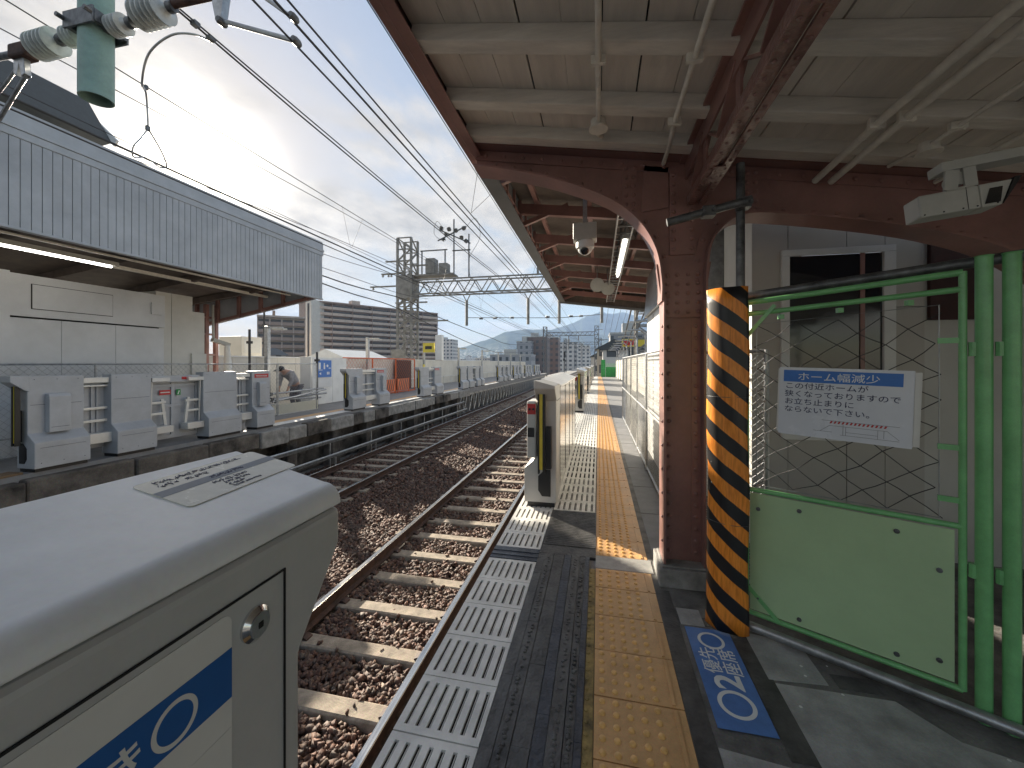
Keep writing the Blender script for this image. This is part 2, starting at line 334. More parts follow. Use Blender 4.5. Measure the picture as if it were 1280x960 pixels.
# loose stones: one object
def stones():
    ico = np.array([(-1,-1,-1),(1,-1,-1),(1,1,-1),(-1,1,-1),(-1,-1,1),(1,-1,1),(1,1,1),(-1,1,1)]) * .62
    fc = np.array([(0,2,1),(0,3,2),(4,5,6),(4,6,7),(0,1,5),(0,5,4),(1,2,6),(1,6,5),(2,3,7),(2,7,6),(3,0,4),(3,4,7)])
    pos = []
    def scat(x0, x1, y0, y1, dens, smin, smax):
        n = int((x1 - x0) * (y1 - y0) * dens)
        p = np.stack([rng.uniform(x0, x1, n), rng.uniform(y0, y1, n), np.full(n, BAL_Z), rng.uniform(smin, smax, n)], 1); pos.append(p)
    scat(-4.3, -.9, .4, 5, 1500, .014, .032)
    scat(-7.6, -4.3, 1.5, 5, 500, .019, .034)
    scat(-7.6, -.9, 5, 9, 800, .018, .034)
    scat(-7.6, -.9, 9, 16, 330, .026, .042)
    scat(-7.6, -.9, 16, 34, 110, .034, .06)
    p = np.concatenate(pos)
    inside = (np.abs(p[:, 0] - TR1) < 1.02) | (np.abs(p[:, 0] - TR2) < 1.02)
    ph = (p[:, 1] - 2.96) / .65; ds = np.abs(ph - np.round(ph)) * .65
    rail = np.minimum.reduce([np.abs(p[:, 0] - (TR1 + s * .7525)) for s in (1, -1)] + [np.abs(p[:, 0] - (TR2 + s * .7525)) for s in (1, -1)]) < .075
    onsl = inside & (ds < .118)
    keep = ~(onsl & (rng.random(len(p)) > .012)) & ~rail
    p = p[keep]; onsl = onsl[keep]; n = len(p)
    z = BAL_Z + .012 * np.sin(p[:, 0] * 5 + p[:, 1] * 2.3) + rng.uniform(-.02, .014, n) + np.where(onsl, .045, 0)
    d1 = np.minimum(np.abs(p[:, 0] - TR1), np.abs(p[:, 0] - TR2)); z -= np.where(d1 > 1.4, .04, 0)
    V = (ico[None] + rng.uniform(-.40, .40, (n, 8, 3))) * (p[:, 3][:, None, None]) * rng.uniform(.75, 1.5, (n, 1, 3))
    q = rng.normal(size=(n, 4)); q /= np.linalg.norm(q, axis=1)[:, None]; w, x, y_, z_ = q.T
    Rm = np.stack([1-2*(y_*y_+z_*z_), 2*(x*y_-z_*w), 2*(x*z_+y_*w), 2*(x*y_+z_*w), 1-2*(x*x+z_*z_), 2*(y_*z_-x*w), 2*(x*z_-y_*w), 2*(y_*z_+x*w), 1-2*(x*x+y_*y_)], 1).reshape(n, 3, 3)
    V = np.einsum('nij,nkj->nki', Rm, V) + np.stack([p[:, 0], p[:, 1], z], 1)[:, None]
    F = (fc[None] + (np.arange(n) * 8)[:, None, None]).reshape(-1, 3)
    me = bpy.data.meshes.new('ballast_stones'); me.vertices.add(n * 8); me.vertices.foreach_set('co', V.reshape(-1).astype(np.float32))
    me.loops.add(len(F) * 3); me.loops.foreach_set('vertex_index', F.reshape(-1).astype(np.int32))
    me.polygons.add(len(F)); me.polygons.foreach_set('loop_start', (np.arange(len(F)) * 3).astype(np.int32)); me.polygons.foreach_set('loop_total', np.full(len(F), 3, np.int32))
    me.update(calc_edges=True); at = me.attributes.new('tint', 'FLOAT', 'FACE'); at.data.foreach_set('value', np.repeat(rng.random(n), 12).astype(np.float32))
    me.materials.append(M['stone']); o = bpy.data.objects.new('ballast_stones', me); C.objects.link(o); stuff(o)
    o['label'] = 'loose brown crushed stone ballast lying between and beside the rails'
stones()

# sleepers
def sleeper(x, label, group, n):
    b = MB(); prof = [(-.125, -.2), (.125, -.2), (.095, -.012), (.075, 0), (-.075, 0), (-.095, -.012)]
    b.prism(prof, 'x', -1.0, 1.0)
    o = b.build('sleeper', 'sleeper', bevel=.006); o.location = (x, 2.96 - 5 * .65, SLP_Z); tag(o, label, 'sleeper', group)
    for sx in (-.7525, .7525):
        c = MB(); c.prism([(sx - .15, 0), (sx + .15, 0), (sx + .15, .012), (sx + .11, .03), (sx + .075, .03), (sx + .07, .0125), (sx - .07, .0125), (sx - .075, .03), (sx - .11, .03), (sx - .15, .012)], 'y', -.045, .045); c.build('rail_pad', 'rust', o)
    for i in range(1, n):
        d = dup(o, (x + random.uniform(-.01, .01), 2.96 + (i - 5) * .65, SLP_Z)); d.rotation_euler = (0, 0, random.uniform(-.006, .006))
    return o
sleeper(TR1, 'concrete sleeper bedded in brown ballast under the near track', 'sleepers of the near track', 80)
sleeper(TR2, 'shaded concrete sleeper bedded in ballast under the far track', 'sleepers of the far track', 80)
def rail(x, label):
    p = [(-.0635, 0), (.0635, 0), (.0635, .012), (.01, .03), (.009, .112), (.0325, .124), (.0325, .150), (.027, .158), (-.027, .158), (-.0325, .150), (-.0325, .124), (-.009, .112), (-.01, .03), (-.0635, .012)]
    b = MB(); ys = [-3, 0, 3, 8, 20, 60, 200]
    for a, c in zip(ys[:-1], ys[1:]):
        n = len(p); o = len(b.v); b.v += [(q[0], a, q[1]) for q in p] + [(q[0], c, q[1]) for q in p]
        for i in range(n):
            b.f.append((o + i, o + (i + 1) % n, o + n + (i + 1) % n, o + n + i)); b.m.append(1 if i in (6, 7, 8) else 0)
    ob = b.build('rail', ['rust', 'railtop']); ob.location = (x, 0, RAIL_Z - .158); tag(ob, label, 'rail', 'steel rails of the two tracks'); return ob
rail(TR1 + .7525, 'shiny steel rail nearest the near platform edge, beside the pale grating')
rail(TR1 - .7525, 'left rail of the near track with bright worn top')
rail(TR2 + .7525, 'right rail of the far track, dark rusty, next to the open ballast strip')
rail(TR2 - .7525, 'rusty rail nearest the far platform, beside the cable troughs')

# ------------------------------------------------------------------ near platform
struct(MB().box(-.83, 6.5, -10, 46, -.35, -.02).build('near_platform', 'concrete'))
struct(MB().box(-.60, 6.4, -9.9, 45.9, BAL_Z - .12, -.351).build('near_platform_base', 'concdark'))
struct(MB().box(.371, 6.5, -10, 46, -.019, 0).build('platform_floor', 'asphalt'))
# grating strips: real slots
g = MB(); base = MB()
def grate_zone(x0, x1, y0, y1, ns, tile=.3):
    base.box(x0 + .002, x1 - .002, y0, y1, -.0195, -.016)
    y = y0
    while y < y1 - .05:
        e = min(y + tile, y1); w = (x1 - x0); sl = w / (ns + .5); bw = sl * .63; jit = random.uniform(-.0015, .0015)
        g.box(x0 + .002, x1 - .002, y + .003, y + .036, -.012, jit); g.box(x0 + .002, x1 - .002, e - .036, e - .003, -.012, jit)
        for i in range(ns + 1):
            a = x0 + .002 + i * sl; g.box(a, min(a + bw, x1 - .002), y + .036, e - .036, -.012, jit)
            if y < 5 and a + bw < x1 - .01:
                g.box(a + bw + (sl - bw) * .42, a + bw + (sl - bw) * .6, y + .036, e - .036, -.015, -.010)
        y = e
grate_zone(-.835, -.462, -1.2, 3.0, 7)
grate_zone(-.835, -.462, 3.2, 45.8, 7)
grate_zone(-.458, -.03, 4.1, 45.8, 7)
struct(base.build('grating_underlay', 'gap')); struct(g.build('grating_tiles', 'grate', bevel=0))
struct(MB().box(-.832, -.462, 3.002, 3.198, -.0195, .004).box(-.832, -.462, 3.05, 3.075, .004, .009).box(-.832, -.462, 3.12, 3.15, .004, .009).build('joint_cover_strip', 'rubber2'))
# rubber mats
rb = MB()
for (a, b_, h, m) in ((-.461, -.405, .003, 0), (-.403, -.342, .007, 0), (-.340, -.262, .004, 0), (-.260, -.205, .006, 1), (-.203, -.140, .008, 0), (-.138, -.098, .004, 0), (-.096, -.065, .007, 1)):
    y = -1.2
    while y < 3.15:
        e = min(3.15, y + random.uniform(.25, .6)); j = random.uniform(-.0008, .0006); rb.box(a + random.uniform(-.001, .001), b_ + random.uniform(-.001, .001), y + .0003, e - .0003, -.0195, h + j, m); y = e
rb.box(-.461, -.02, 3.152, 3.30, -.0195, .004, 0)
rb.box(-.455, -.02, 3.302, 4.09, -.0195, .009, 0)
for k in range(300):
    yy = -.6 + k * .0125 * 1.0
    for xx in (-.375, -.172, -.118):
        if random.random() < .55 and yy < 3.1:
            rb.lathe((xx + random.uniform(-.006, .006), yy + random.uniform(-.01, .01), .004), (0, 0, 1), [(0, .011), (.007, .009), (.0085, .003)], 6, 0)
for k in range(22): rb.box(-.44, -.03, 3.33 + k * .034, 3.337 + k * .034, .009, .0115, 0)
struct(rb.build('rubber_matting', ['rubber', 'rubber2'], bevel=.0015, seg=1))
# tactile paving
tp = MB()
def tact(y0, y1, x0=-.02, x1=.37, dots=True, hi=True):
    y = y0
    while y < y1 - .02:
        e = min(y + .3, y1); j = random.uniform(-.001, .0015)
        tp.box(x0 + .001, x1 - .001, y + .0035, e - .0035, -.0195, .003 + j)
        if dots:
            for a in range(5):
                for b_ in range(5):
                    yy = y + .03 + b_ * .06
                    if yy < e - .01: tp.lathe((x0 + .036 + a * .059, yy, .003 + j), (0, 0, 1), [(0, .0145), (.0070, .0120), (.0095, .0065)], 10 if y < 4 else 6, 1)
            tp.box(x0 + .340, x0 + .356, y + .012, e - .012, .003, .009 + j)
        y = e
tact(-.55, 3.0); tact(3.2, 26); tact(26, 45.8, dots=False)
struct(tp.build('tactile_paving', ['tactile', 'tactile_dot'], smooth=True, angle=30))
struct(MB().box(-.02, .371, -.6, 45.8, -.0197, -.018).build('tactile_bedding', 'tape'))
struct(MB().box(-.02, .39, 3.003, 3.197, -.0195, .004).build('expansion_joint_plate', 'patch'))
sw = MB(); sw.box(-.064, -.022, -.6, 2.98, -.0195, .0025)
for k in range(60): sw.lathe((-.052 + random.uniform(-.002, .002), -.5 + k * .058, .0025), (0, 0, 1), [(0, .011), (.004, .009), (.005, .005)], 8)
struct(sw.build('worn_tactile_edge', 'tactile_worn', smooth=True))
# floor patches and tape on the right hand side
fl = MB()
for (poly, h, m) in (
    ([(.374, -1), (.46, -1), (.46, 2.8), (.374, 2.8)], .003, 1),
    ([(.47, 2.46), (.60, 2.46), (.60, 2.62), (.47, 2.62)], .0035, 0),
    ([(.80, 2.12), (1.06, 2.14), (1.06, 2.42), (.80, 2.46)], .0035, 0),
    ([(.82, .2), (2.6, .2), (2.6, 1.55), (1.42, 1.93), (1.30, 2.10), (.82, 2.10)], .004, 0),
    ([(.462, .2), (.815, .2), (.815, 1.66), (.462, 1.70)], .0035, 0),
    ([(1.10, 2.13), (1.28, 2.13), (1.28, 2.22), (1.10, 2.22)], .003, 1),
    ([(.72, 1.70), (.82, 1.70), (.82, 2.5), (.72, 2.5)], .0025, 1),
    ([(.462, 2.47), (.82, 2.47), (.82, 2.55), (.462, 2.55)], .0025, 1)):
    fl.prism(poly, 'z', .0003, h, m)
for k in range(26):
    cx_, cy_ = random.uniform(.75, 1.6), random.uniform(.9, 2.3)
    if cy_ < 2.5 - .55 * (cx_ - .8): fl.lathe((cx_, cy_, .0041), (0, 0, 1), [(0, random.uniform(.003, .008)), (.0004, .003)], 7, 2)
struct(fl.build('floor_patches', ['patch', 'tape', 'grate']))
pv = MB()
y = 3.3
while y < 45:
    w = 1.9 if y > 11.4 else .66
    pv.box(.42, w, y, y + .88, 0.0003, .004, 0); y += .9
for k in range(3):
    pass
struct(pv.build('platform_paving', 'paver'))
# priority seat floor sticker
st = thing('floor_sticker', 'long blue floor sticker with circles, the number 2 and priority seat characters', 'sticker', (0, 0, 0))
MB().box(.485, .715, 1.79, 2.44, .005, .0068).build('backing', 'sticker', st)
for _ in (0,):
    rg = MB(); ring(rg, (.6, 1.925, .0075), (1, 0, 0), (0, 1, 0), .060, .078); rg.build('printed_circle', 'printwhite', st); rg = MB(); ring(rg, (.6, 2.34, .0075), (1, 0, 0), (0, 1, 0), .052, .067)
rg.build('printed_circle', 'printwhite', st)
# text runs along +y (turned a quarter), its top towards -x
def fx(o): return frame(o, (0, 1, 0), (-1, 0, 0))
text_mesh('printed_number', '2', .17, fx((.66, 2.005, .0072)), 'printwhite', st, bold=.02, sx=1.15)
text_mesh('printed_characters', '優先', .092, fx((.59, 2.10, .0072)), 'printwhite', st, bold=.003)
text_mesh('printed_characters', '座席', .092, fx((.682, 2.10, .0072)), 'printwhite', st, bold=.003)

# ------------------------------------------------------------------ platform gates
def housing_profile(m, top=1.34):
    # m(l): local depth 0 (platform side) .. .35 (track side)
    return [(m(.0), .05), (m(.34), .05), (m(.34), .41), (m(.20), .53), (m(.20), top), (m(.0), top)]
def gate_unit(name, label, side, group, cells, y0, cap_neg=True, signs=True, gloss=False):
    """side 'far' : platform side at x=-7.95 facing +x ; side 'near' : platform side at x=-.43 facing -x. cells: list of (type, y_start, y_end)"""
    m = (lambda l: -7.95 + l) if side == 'far' else (lambda l: -.43 - l)
    t = thing(name, label, 'platform gate', (m(.17), y0, 0), group)
    def slope(mb):
        if side == 'near': mb.v = [(x, y, z - max(0, .205 - (-.43 - x)) * .27 if z > 1.29 else z) for (x, y, z) in mb.v]
    L = lambda o: (setattr(o, 'location', (-m(.17), -y0, 0)), o)[1]
    pm = 'fdoor' if side == 'far' else 'door'
    first = True
    for (ty, a, b) in cells:
        if ty == 'H':
            h = MB(); h.prism(housing_profile(m), 'y', a, b); slope(h)
            o = L(h.build('housing', pm, t, bevel=.008))
            MB().box(m(.02), m(.31), a + .02, b - .02, 0, .049).build('plinth', 'black', o)
            s = MB(); s.box(m(.2005), m(.2035), a + .03, b - .03, .93, .934); s.box(m(.3405), m(.3435), a + .06, b - .06, .33, .333); s.box(m(-.0005), m(-.0035), a + .03, b - .03, 1.12, 1.124)
            for yy in (a + .07, (a + b) / 2, b - .07):
                s.lathe((m(.34), yy, .12), (1 if side == 'far' else -1, 0, 0), [(0, .006), (.003, .004)], 6); s.lathe((m(.20), yy, 1.29), (1 if side == 'far' else -1, 0, 0), [(0, .006), (.003, .004)], 6)
            s.build('seam', 'gap', o)
            if first and cap_neg:
                c = MB(); c.prism([(a - .17, 1.345), (a + .02, 1.345), (a + .02, 1.12), (a - .03, 1.14), (a - .17, 1.26)], 'x', m(-.005), m(.21))
                slope(c); L(c.build('end_cap', pm, t, bevel=.006))
                c = MB(); c.box(m(.13), m(.165), a - .10, a - .06, .42, 1.2); L(c.build('sensor_bar', 'yellowbar', t))
                c = MB(); c.box(m(.105), m(.13), a - .11, a - .055, .38, 1.2); c.box(m(.165), m(.18), a - .11, a - .055, .38, 1.2); c.box(m(.05), m(.10), a - .06, a - .001, .42, .86)
                c.prism([(m(.06), .12), (m(.15), .12), (m(.19), .18), (m(.19), .33), (m(.12), .40), (m(.06), .40)], 'y', a - .012, a - .0005); L(c.build('sensor_mount', 'black', t))
                if side == 'near':
                    c = MB(); c.box(m(.21), m(.31), a - .02, a + .3, .52, 1.12); k = L(c.build('signal_box', 'door', t, bevel=.015))
                    MB().box(m(.215), m(.305), a - .024, a - .0205, .98, 1.09).build('red_panel', 'red', k)
                    c = MB(); c.lathe((m(.24), a - .0245, 1.035), (0, -1, 0), [(0, .014), (.01, .012)], 10); c.lathe((m(.28), a - .0245, 1.035), (0, -1, 0), [(0, .014), (.01, .012)], 10); c.box(m(.23), m(.30), a - .024, a - .0205, .74, .84); c.build('lamp', 'black', k)
            first = False
        elif ty == 'X':   # extra equipment box on the front of a housing
            c = MB(); c.prism([(m(.20), .53), (m(.29), .53), (m(.29), 1.04), (m(.27), 1.08), (m(.20), 1.08)], 'y', a, b)
            o = L(c.build('equipment_box', pm, t, bevel=.006)); MB().box(m(.2905), m(.2925), a + .02, b - .02, .6, .604).build('seam', 'gap', o)
        elif ty == 'B':   # bars
            bm = 'fdoor2' if side == 'far' else 'door'
            for (z, hh, l0, l1) in ((1.25, .085, .04, .16), (1.16, .03, .06, .13), (.80, .045, .08, .12), (.60, .045, .08, .12), (.33, .16, .06, .22)):
                c = MB(); c.box(m(l0), m(l1), a, b, z - hh / 2, z + hh / 2); L(c.build('bar', bm, t, bevel=.006))
            c = MB(); c.box(m(.03), m(.045), a, b, .16, 1.2); L(c.build('back_panel', pm, t)); mid = (a + b) / 2
            c = MB(); c.box(m(.046), m(.075), mid - .012, mid + .012, .2, 1.14); c.box(m(.046), m(.07), mid + .06, mid + .08, .3, 1.14); L(c.build('upright', pm, t))
        elif ty == 'D':   # opening with the two gate leaves closed behind
            c = MB()
            n = 3 if b - a > 1.6 else 2
            c.box(m(.0), m(.02), a, b, .10, 1.16); c.box(m(.0), m(.14), a, b, 1.17, 1.29)
            for k in range(n + 1):
                yy = a + (b - a) * k / n; c.box(m(.021), m(.05), max(a, yy - .03), min(b, yy + .03), .12, 1.15)
            for z in (.15, .72, 1.1): c.box(m(.021), m(.048), a, b, z - .025, z + .025)
            L(c.build('gate_leaf', pm, t))
            for (ya, yb, s) in ((a, a + .28, 1), (b - .28, b, -1)):
                c = MB(); tip = yb if s > 0 else ya; root = ya if s > 0 else yb
                for z in (1.22,): c.box(m(.142), m(.20), ya, yb + .02, z - .035, z + .035)
                for z in (.80, .60): c.box(m(.09), m(.13), ya, yb, z - .022, z + .022)
                c.bar((m(.11), tip - s * .06, .86), (m(.11), tip, .36), .03, .05); c.bar((m(.12), root + s * .02, .30), (m(.15), root + s * .02, 1.2), .02, .03, up=(1, 0, 0)); c.box(m(.06), m(.24), min(root, tip + s * .05), max(root, tip + s * .05), .25, .37)
                L(c.build('gate_arm', 'fdoor2', t, bevel=.004))
            if signs:
                c = MB(); c.box(m(.0505), m(.053), a + .22, a + .42, .93, 1.02); c.box(m(.142), m(.146), a + (b - a) * .6, a + (b - a) * .8, 1.21, 1.26); k = L(c.build('red_label', 'red', t))
                c = MB(); c.box(m(.0505), m(.053), a + .52, a + .60, .91, 1.02); k2 = L(c.build('green_label', 'greennet', t))
                c = MB(); c.box(m(.0535), m(.054), a + .24, a + .40, .965, .985); L(c.build('label_print', 'printwhite', t)); c = MB(); c.prism([(a + .54, .925), (a + .56, .925), (a + .585, .99), (a + .565, 1.0)], 'x', m(.0535), m(.054)); L(c.build('label_print', 'printwhite', t))
        elif ty == 'G':   # glossy clad body
            c = MB(); c.box(m(0), m(.2), a, b, .1, 1.262); o = L(c.build('cladding', 'gloss', t, bevel=.006)); 
            c = MB(); n = max(1, int((b - a) / .7))
            for k in range(n + 1):
                yy = a + (b - a) * k / n; c.box(m(-.0005), m(-.004), yy - .004, yy + .004, .12, 1.255)
            c.build('seam', 'gap', o)
            c = MB(); c.prism([(m(-.012), 1.301), (m(.215), 1.301), (m(.215), 1.345), (m(-.012), 1.325)], 'y', a, b); slope(c); L(c.build('top_plate', 'door_skylit', t, bevel=.004)); c = MB(); c.box(m(.02), m(.3), a, b, 0, .098); L(c.build('plinth', 'door', t))
        elif ty == 'R':   # red sign on front
            c = MB(); c.box(m(.2005), m(.204), a, b, 1.18, 1.27); k = L(c.build('red_sign', 'red', t))
            c = MB()
            yy = a + .04
            while yy < b - .04:
                w = random.uniform(.012, .03); c.box(m(.2045), m(.205), yy, yy + w, 1.22, 1.236); yy += w + random.uniform(.006, .012)
            yy = a + .05
            while yy < b - .06:
                w = random.uniform(.008, .02); c.box(m(.2045), m(.205), yy, yy + w, 1.197, 1.205); yy += w + random.uniform(.006, .01)
            L(c.build('sign_print', 'printwhite', t))
    return t
FG = 'gates along the far platform edge'
gate_unit('platform_gate', 'largest and nearest grey gate housings on the far platform, with yellow bar', 'far', FG, [('H', 3.94, 4.56), ('X', 4.12, 4.36), ('B', 4.56, 4.91), ('H', 4.91, 5.5)], 3.94)
gate_unit('platform_gate', 'grey gate with open bars and red label behind the silver door top', 'far', FG, [('D', 5.52, 6.44), ('H', 6.45, 7.2), ('B', 7.2, 7.58), ('H', 7.6, 8.1), ('X', 7.72, 7.92), ('R', 7.66, 8.05)], 5.52, cap_neg=False)
gate_unit('platform_gate', 'grey gate pair in front of the orange mesh fence', 'far', FG, [('H', 11.2, 11.95), ('X', 11.5, 11.7), ('B', 11.95, 12.78), ('H', 12.78, 13.5), ('X', 13.1, 13.3), ('R', 12.85, 13.3)], 11.2)
gate_unit('platform_gate', 'grey gate pair just right of the green net panel', 'far', FG, [('H', 16.4, 17.3), ('B', 17.3, 17.95), ('H', 17.95, 18.8), ('R', 18.0, 18.5)], 16.4)
gate_unit('platform_gate', 'four housing grey gate before the cream barrier wall where steel props begin', 'far', FG, [('H', 21.7, 22.7), ('B', 22.7, 23.0), ('H', 23.0, 23.9), ('D', 23.9, 24.5), ('H', 24.5, 25.3), ('B', 25.3, 25.6), ('H', 25.6, 26.2)], 21.7, signs=False)
lab = ['fifth gate along the far platform, pale grey with gap before it', 'small distant grey gate beyond the fifth one on the far platform', 'farthest but one grey gate on the far platform', 'farthest tiny grey gate at the end of the far platform']
for i, yy in enumerate((30.5, 36.5, 42.5, 49.0)):
    gate_unit('platform_gate', lab[i], 'far', FG, [('H', yy, yy + 1), ('B', yy + 1, yy + 1.6), ('H', yy + 1.6, yy + 2.4), ('D', yy + 2.4, yy + 3.3), ('H', yy + 3.3, yy + 4.1)], yy, signs=False)
NG = 'gates along the near platform edge'
gate_unit('platform_gate', 'tall pale gate with yellow and black sensor bar standing on the near platform edge', 'near', NG, [('H', 4.15, 4.55), ('G', 4.552, 7.6)], 4.15)
gate_unit('platform_gate', 'second gate along the near platform, half hidden behind the first', 'near', NG, [('H', 12.4, 12.8), ('G', 12.802, 15.6)], 12.4)
gate_unit('platform_gate', 'third small gate along the near platform', 'near', NG, [('H', 20.2, 20.6), ('G', 20.602, 23.5)], 20.2)
gate_unit('platform_gate', 'fourth distant gate along the near platform', 'near', NG, [('H', 28, 28.4), ('G', 28.402, 31)], 28)
gate_unit('platform_gate', 'farthest gate on the near platform by the green netting', 'near', NG, [('H', 36, 36.4), ('G', 36.402, 40)], 36)

# foreground door body
fd = thing('platform_gate', 'large silver gate casing closest of all, with key lock and blue striped label', 'platform gate', (-.6, -.1, 0), NG)
def FL(o): o.location = (.6, .1, 0); return o
b = MB(); b.prism([(-1.0, 0.06), (.508, 0.06), (.508, 1.095), (.60, 1.215), (.60, 1.278), (-1.0, 1.278)], 'x', -.43, -.655); FL(b.build('body', 'door', fd, bevel=.012, seg=3))
# rounded lid
prof = [(-.43, 1.281)]
for k in range(9):
    a = k / 8 * PI / 2; prof.append((-.43 - .032 * (1 - math.cos(a)), 1.284 + .032 * math.sin(a)))
prof += [(-.645, 1.360), (-.66, 1.352), (-.66, 1.281)]
b = MB(); b.prism(prof, 'y', -1.0, .60); lid = FL(b.build('lid', 'door_skylit', fd, smooth=True, bevel=.006, seg=3, angle=25))
b = MB(); b.box(-.4292, -.4275, -1, .4745, 1.231, 1.2335); b.box(-.4292, -.4275, .4720, .4745, .1, 1.231)
FL(b.build('panel_seam', 'gap', fd))
b = MB(); b.lathe((-.4299, .425, 1.187), (1, 0, 0), [(0, .0215), (.0035, .0215), (.008, .016), (.0085, .0155)], 32, 0); b.lathe((-.4214, .425, 1.187), (1, 0, 0), [(0, .0145), (.0012, .0145)], 24, 1); b.box(-.4200, -.4195, .4215, .4285, 1.183, 1.191, 2); b.lathe((-.4200, .425, 1.187), (1, 0, 0), [(0, .004), (.001, .0035)], 12, 2)
FL(b.build('key_lock', ['chrome', 'galv', 'gap'], fd, smooth=True))
# label film with blue stripe
def rrect(y0, y1, z0, z1, r, n=6):
    P_ = []
    for (cy, cz, a0) in ((y1 - r, z1 - r, 0), (y0 + r, z1 - r, PI / 2), (y0 + r, z0 + r, PI), (y1 - r, z0 + r, 1.5 * PI)):
        for k in range(n + 1): a = a0 + k / n * PI / 2; P_.append((cy + r * math.cos(a), cz + r * math.sin(a)))
    return P_
b = MB(); b.prism(rrect(-.6, .392, .8, 1.222, .012), 'x', -.4298, -.4290); lab_ = FL(b.build('label_film', 'film', fd))
b = MB(); b.box(-.4289, -.4285, -.6, .3918, 1.121, 1.180); b.build('blue_stripe', 'darkblue', lab_)
b = MB(); ring(b, (-.4283, .327, 1.1475), (0, 1, 0), (0, 0, 1), .0185, .0235, h=.0001); b.box(-.4289, -.4284, -.6, .3918, 1.0845, 1.0855)
b.build('printed_ring', 'film', lab_)
text_mesh('printed_character', 'き', .042, frame((-.4284, .258, 1.13), (0, 1, 0), (0, 0, 1)), 'film', lab_, depth=.0001, bold=.012)
# plate on the lid
pl = thing('notice_plate', 'cream notice plate with grey stripe and fine print on the silver gate lid', 'plate', (-.575, .515, 1.3432))
sl = math.atan2(.044, .183)
pl.rotation_euler = (0, sl, 0)
rot = .0
b = MB(); b.prism([(p[0], p[1]) for p in rrect(-.048, .048, -.102, .102, .008)], 'z', .0, .0013); o = b.build('plate', 'plate', pl, bevel=.0006, seg=1); o.rotation_euler = (0, 0, R(4))
b = MB(); b.box(-.012, .004, -.1018, .1018, .0014, .0016); o2 = b.build('stripe', 'platestripe', pl); o2.rotation_euler = (0, 0, R(4))
b = MB()
for (x, y0, y1, s) in ((-.036, -.08, .065, .0065), (-.025, -.08, -.055, .006), (-.023, -.045, -.01, .007), (.012, -.03, .03, .006), (.021, -.02, .02, .005), (.029, -.02, .008, .005), (.037, -.02, .03, .0035), (-.006, -.02, .04, .006)):
    y = y0
    while y < y1:
        for q in range(4):
            a = random.uniform(0, PI); c = (x + random.uniform(-s, s) / 2.2, y + random.uniform(-s, s) / 2.2); d = random.uniform(.3, .5) * s
            b.bar((c[0] - math.cos(a) * d, c[1] - math.sin(a) * d, .0018), (c[0] + math.cos(a) * d, c[1] + math.sin(a) * d, .0018), .0009, .0003)
        y += s * 1.12
o3 = b.build('fine_print', 'ink', pl); o3.rotation_euler = (0, 0, R(4))

# ------------------------------------------------------------------ near canopy (old riveted steel, cream boards)
SL = -.172
def rz(x, z0=3.05): return z0 + SL * (x + .3)      # bottom of the joists
cn = thing('station_canopy', 'old maroon riveted steel canopy with cream painted boards over the near platform', 'canopy', (.57, 2.95, 0))
def K(o): o.location = (-.57, -2.95, 0); return o
# boards
b = MB(); x = -.93
while x < 4.2:
    w = .19 + random.uniform(-.006, .006); gapw = random.choice((.0015, .003, .006, .009)); z = rz(x) + .085
    for (ya, yb) in ((-2.6, -.5), (-.495, 1.2), (1.205, 3.2)):
        b.add([(x, ya, z + random.uniform(0, .004)), (x + w - gapw, ya, z + SL * w + random.uniform(0, .004)), (x + w - gapw, yb, z + SL * w), (x, yb, z), (x, ya, z + .02), (x + w - gapw, ya, z + SL * w + .02), (x + w - gapw, yb, z + SL * w + .02), (x, yb, z + .02)],
              [(0,3,2,1),(4,5,6,7),(0,1,5,4),(1,2,6,5),(2,3,7,6),(3,0,4,7)])
    x += w
K(b.build('ceiling_boards', 'board', cn))
b = MB(); b.add([(-1.0, -2.6, rz(-1.0) + .135), (4.3, -2.6, rz(4.3) + .135), (4.3, 3.25, rz(4.3) + .135), (-1.0, 3.25, rz(-1.0) + .135), (-1.0, -2.6, rz(-1.0) + .15), (4.3, -2.6, rz(4.3) + .15), (4.3, 3.25, rz(4.3) + .15), (-1.0, 3.25, rz(-1.0) + .15)],
                [(0,3,2,1),(4,5,6,7),(0,1,5,4),(1,2,6,5),(2,3,7,6),(3,0,4,7)])
K(b.build('roof_sheet', 'darkroof', cn))
for y in (-2.3, -1.85, -1.4, -.9, -.43, .04, .5, .97, 1.43, 1.9, 2.37):
    b = MB(); b.bar((-.93, y, rz(-.93) + .0425), (4.2, y, rz(4.2) + .0425), .095, .085); K(b.build('joist', 'joist', cn, bevel=.006))
b = MB(); b.bar((-.93, 2.76, rz(-.93) + .045), (4.2, 2.76, rz(4.2) + .045), .10, .08); K(b.build('joist', 'joist', cn))
# edge fascia (channel)
b = MB(); b.box(-1.0, -.955, -2.6, 3.1, rz(-.95) - .03, rz(-.95) + .17); b.box(-.954, -.89, -2.6, 3.1, rz(-.95) - .03, rz(-.95) - .018); b.box(-1.03, -.955, -2.6, 3.1, rz(-.95) + .171, rz(-.95) + .19)
K(b.build('edge_channel', 'maroon', cn, bevel=.003))
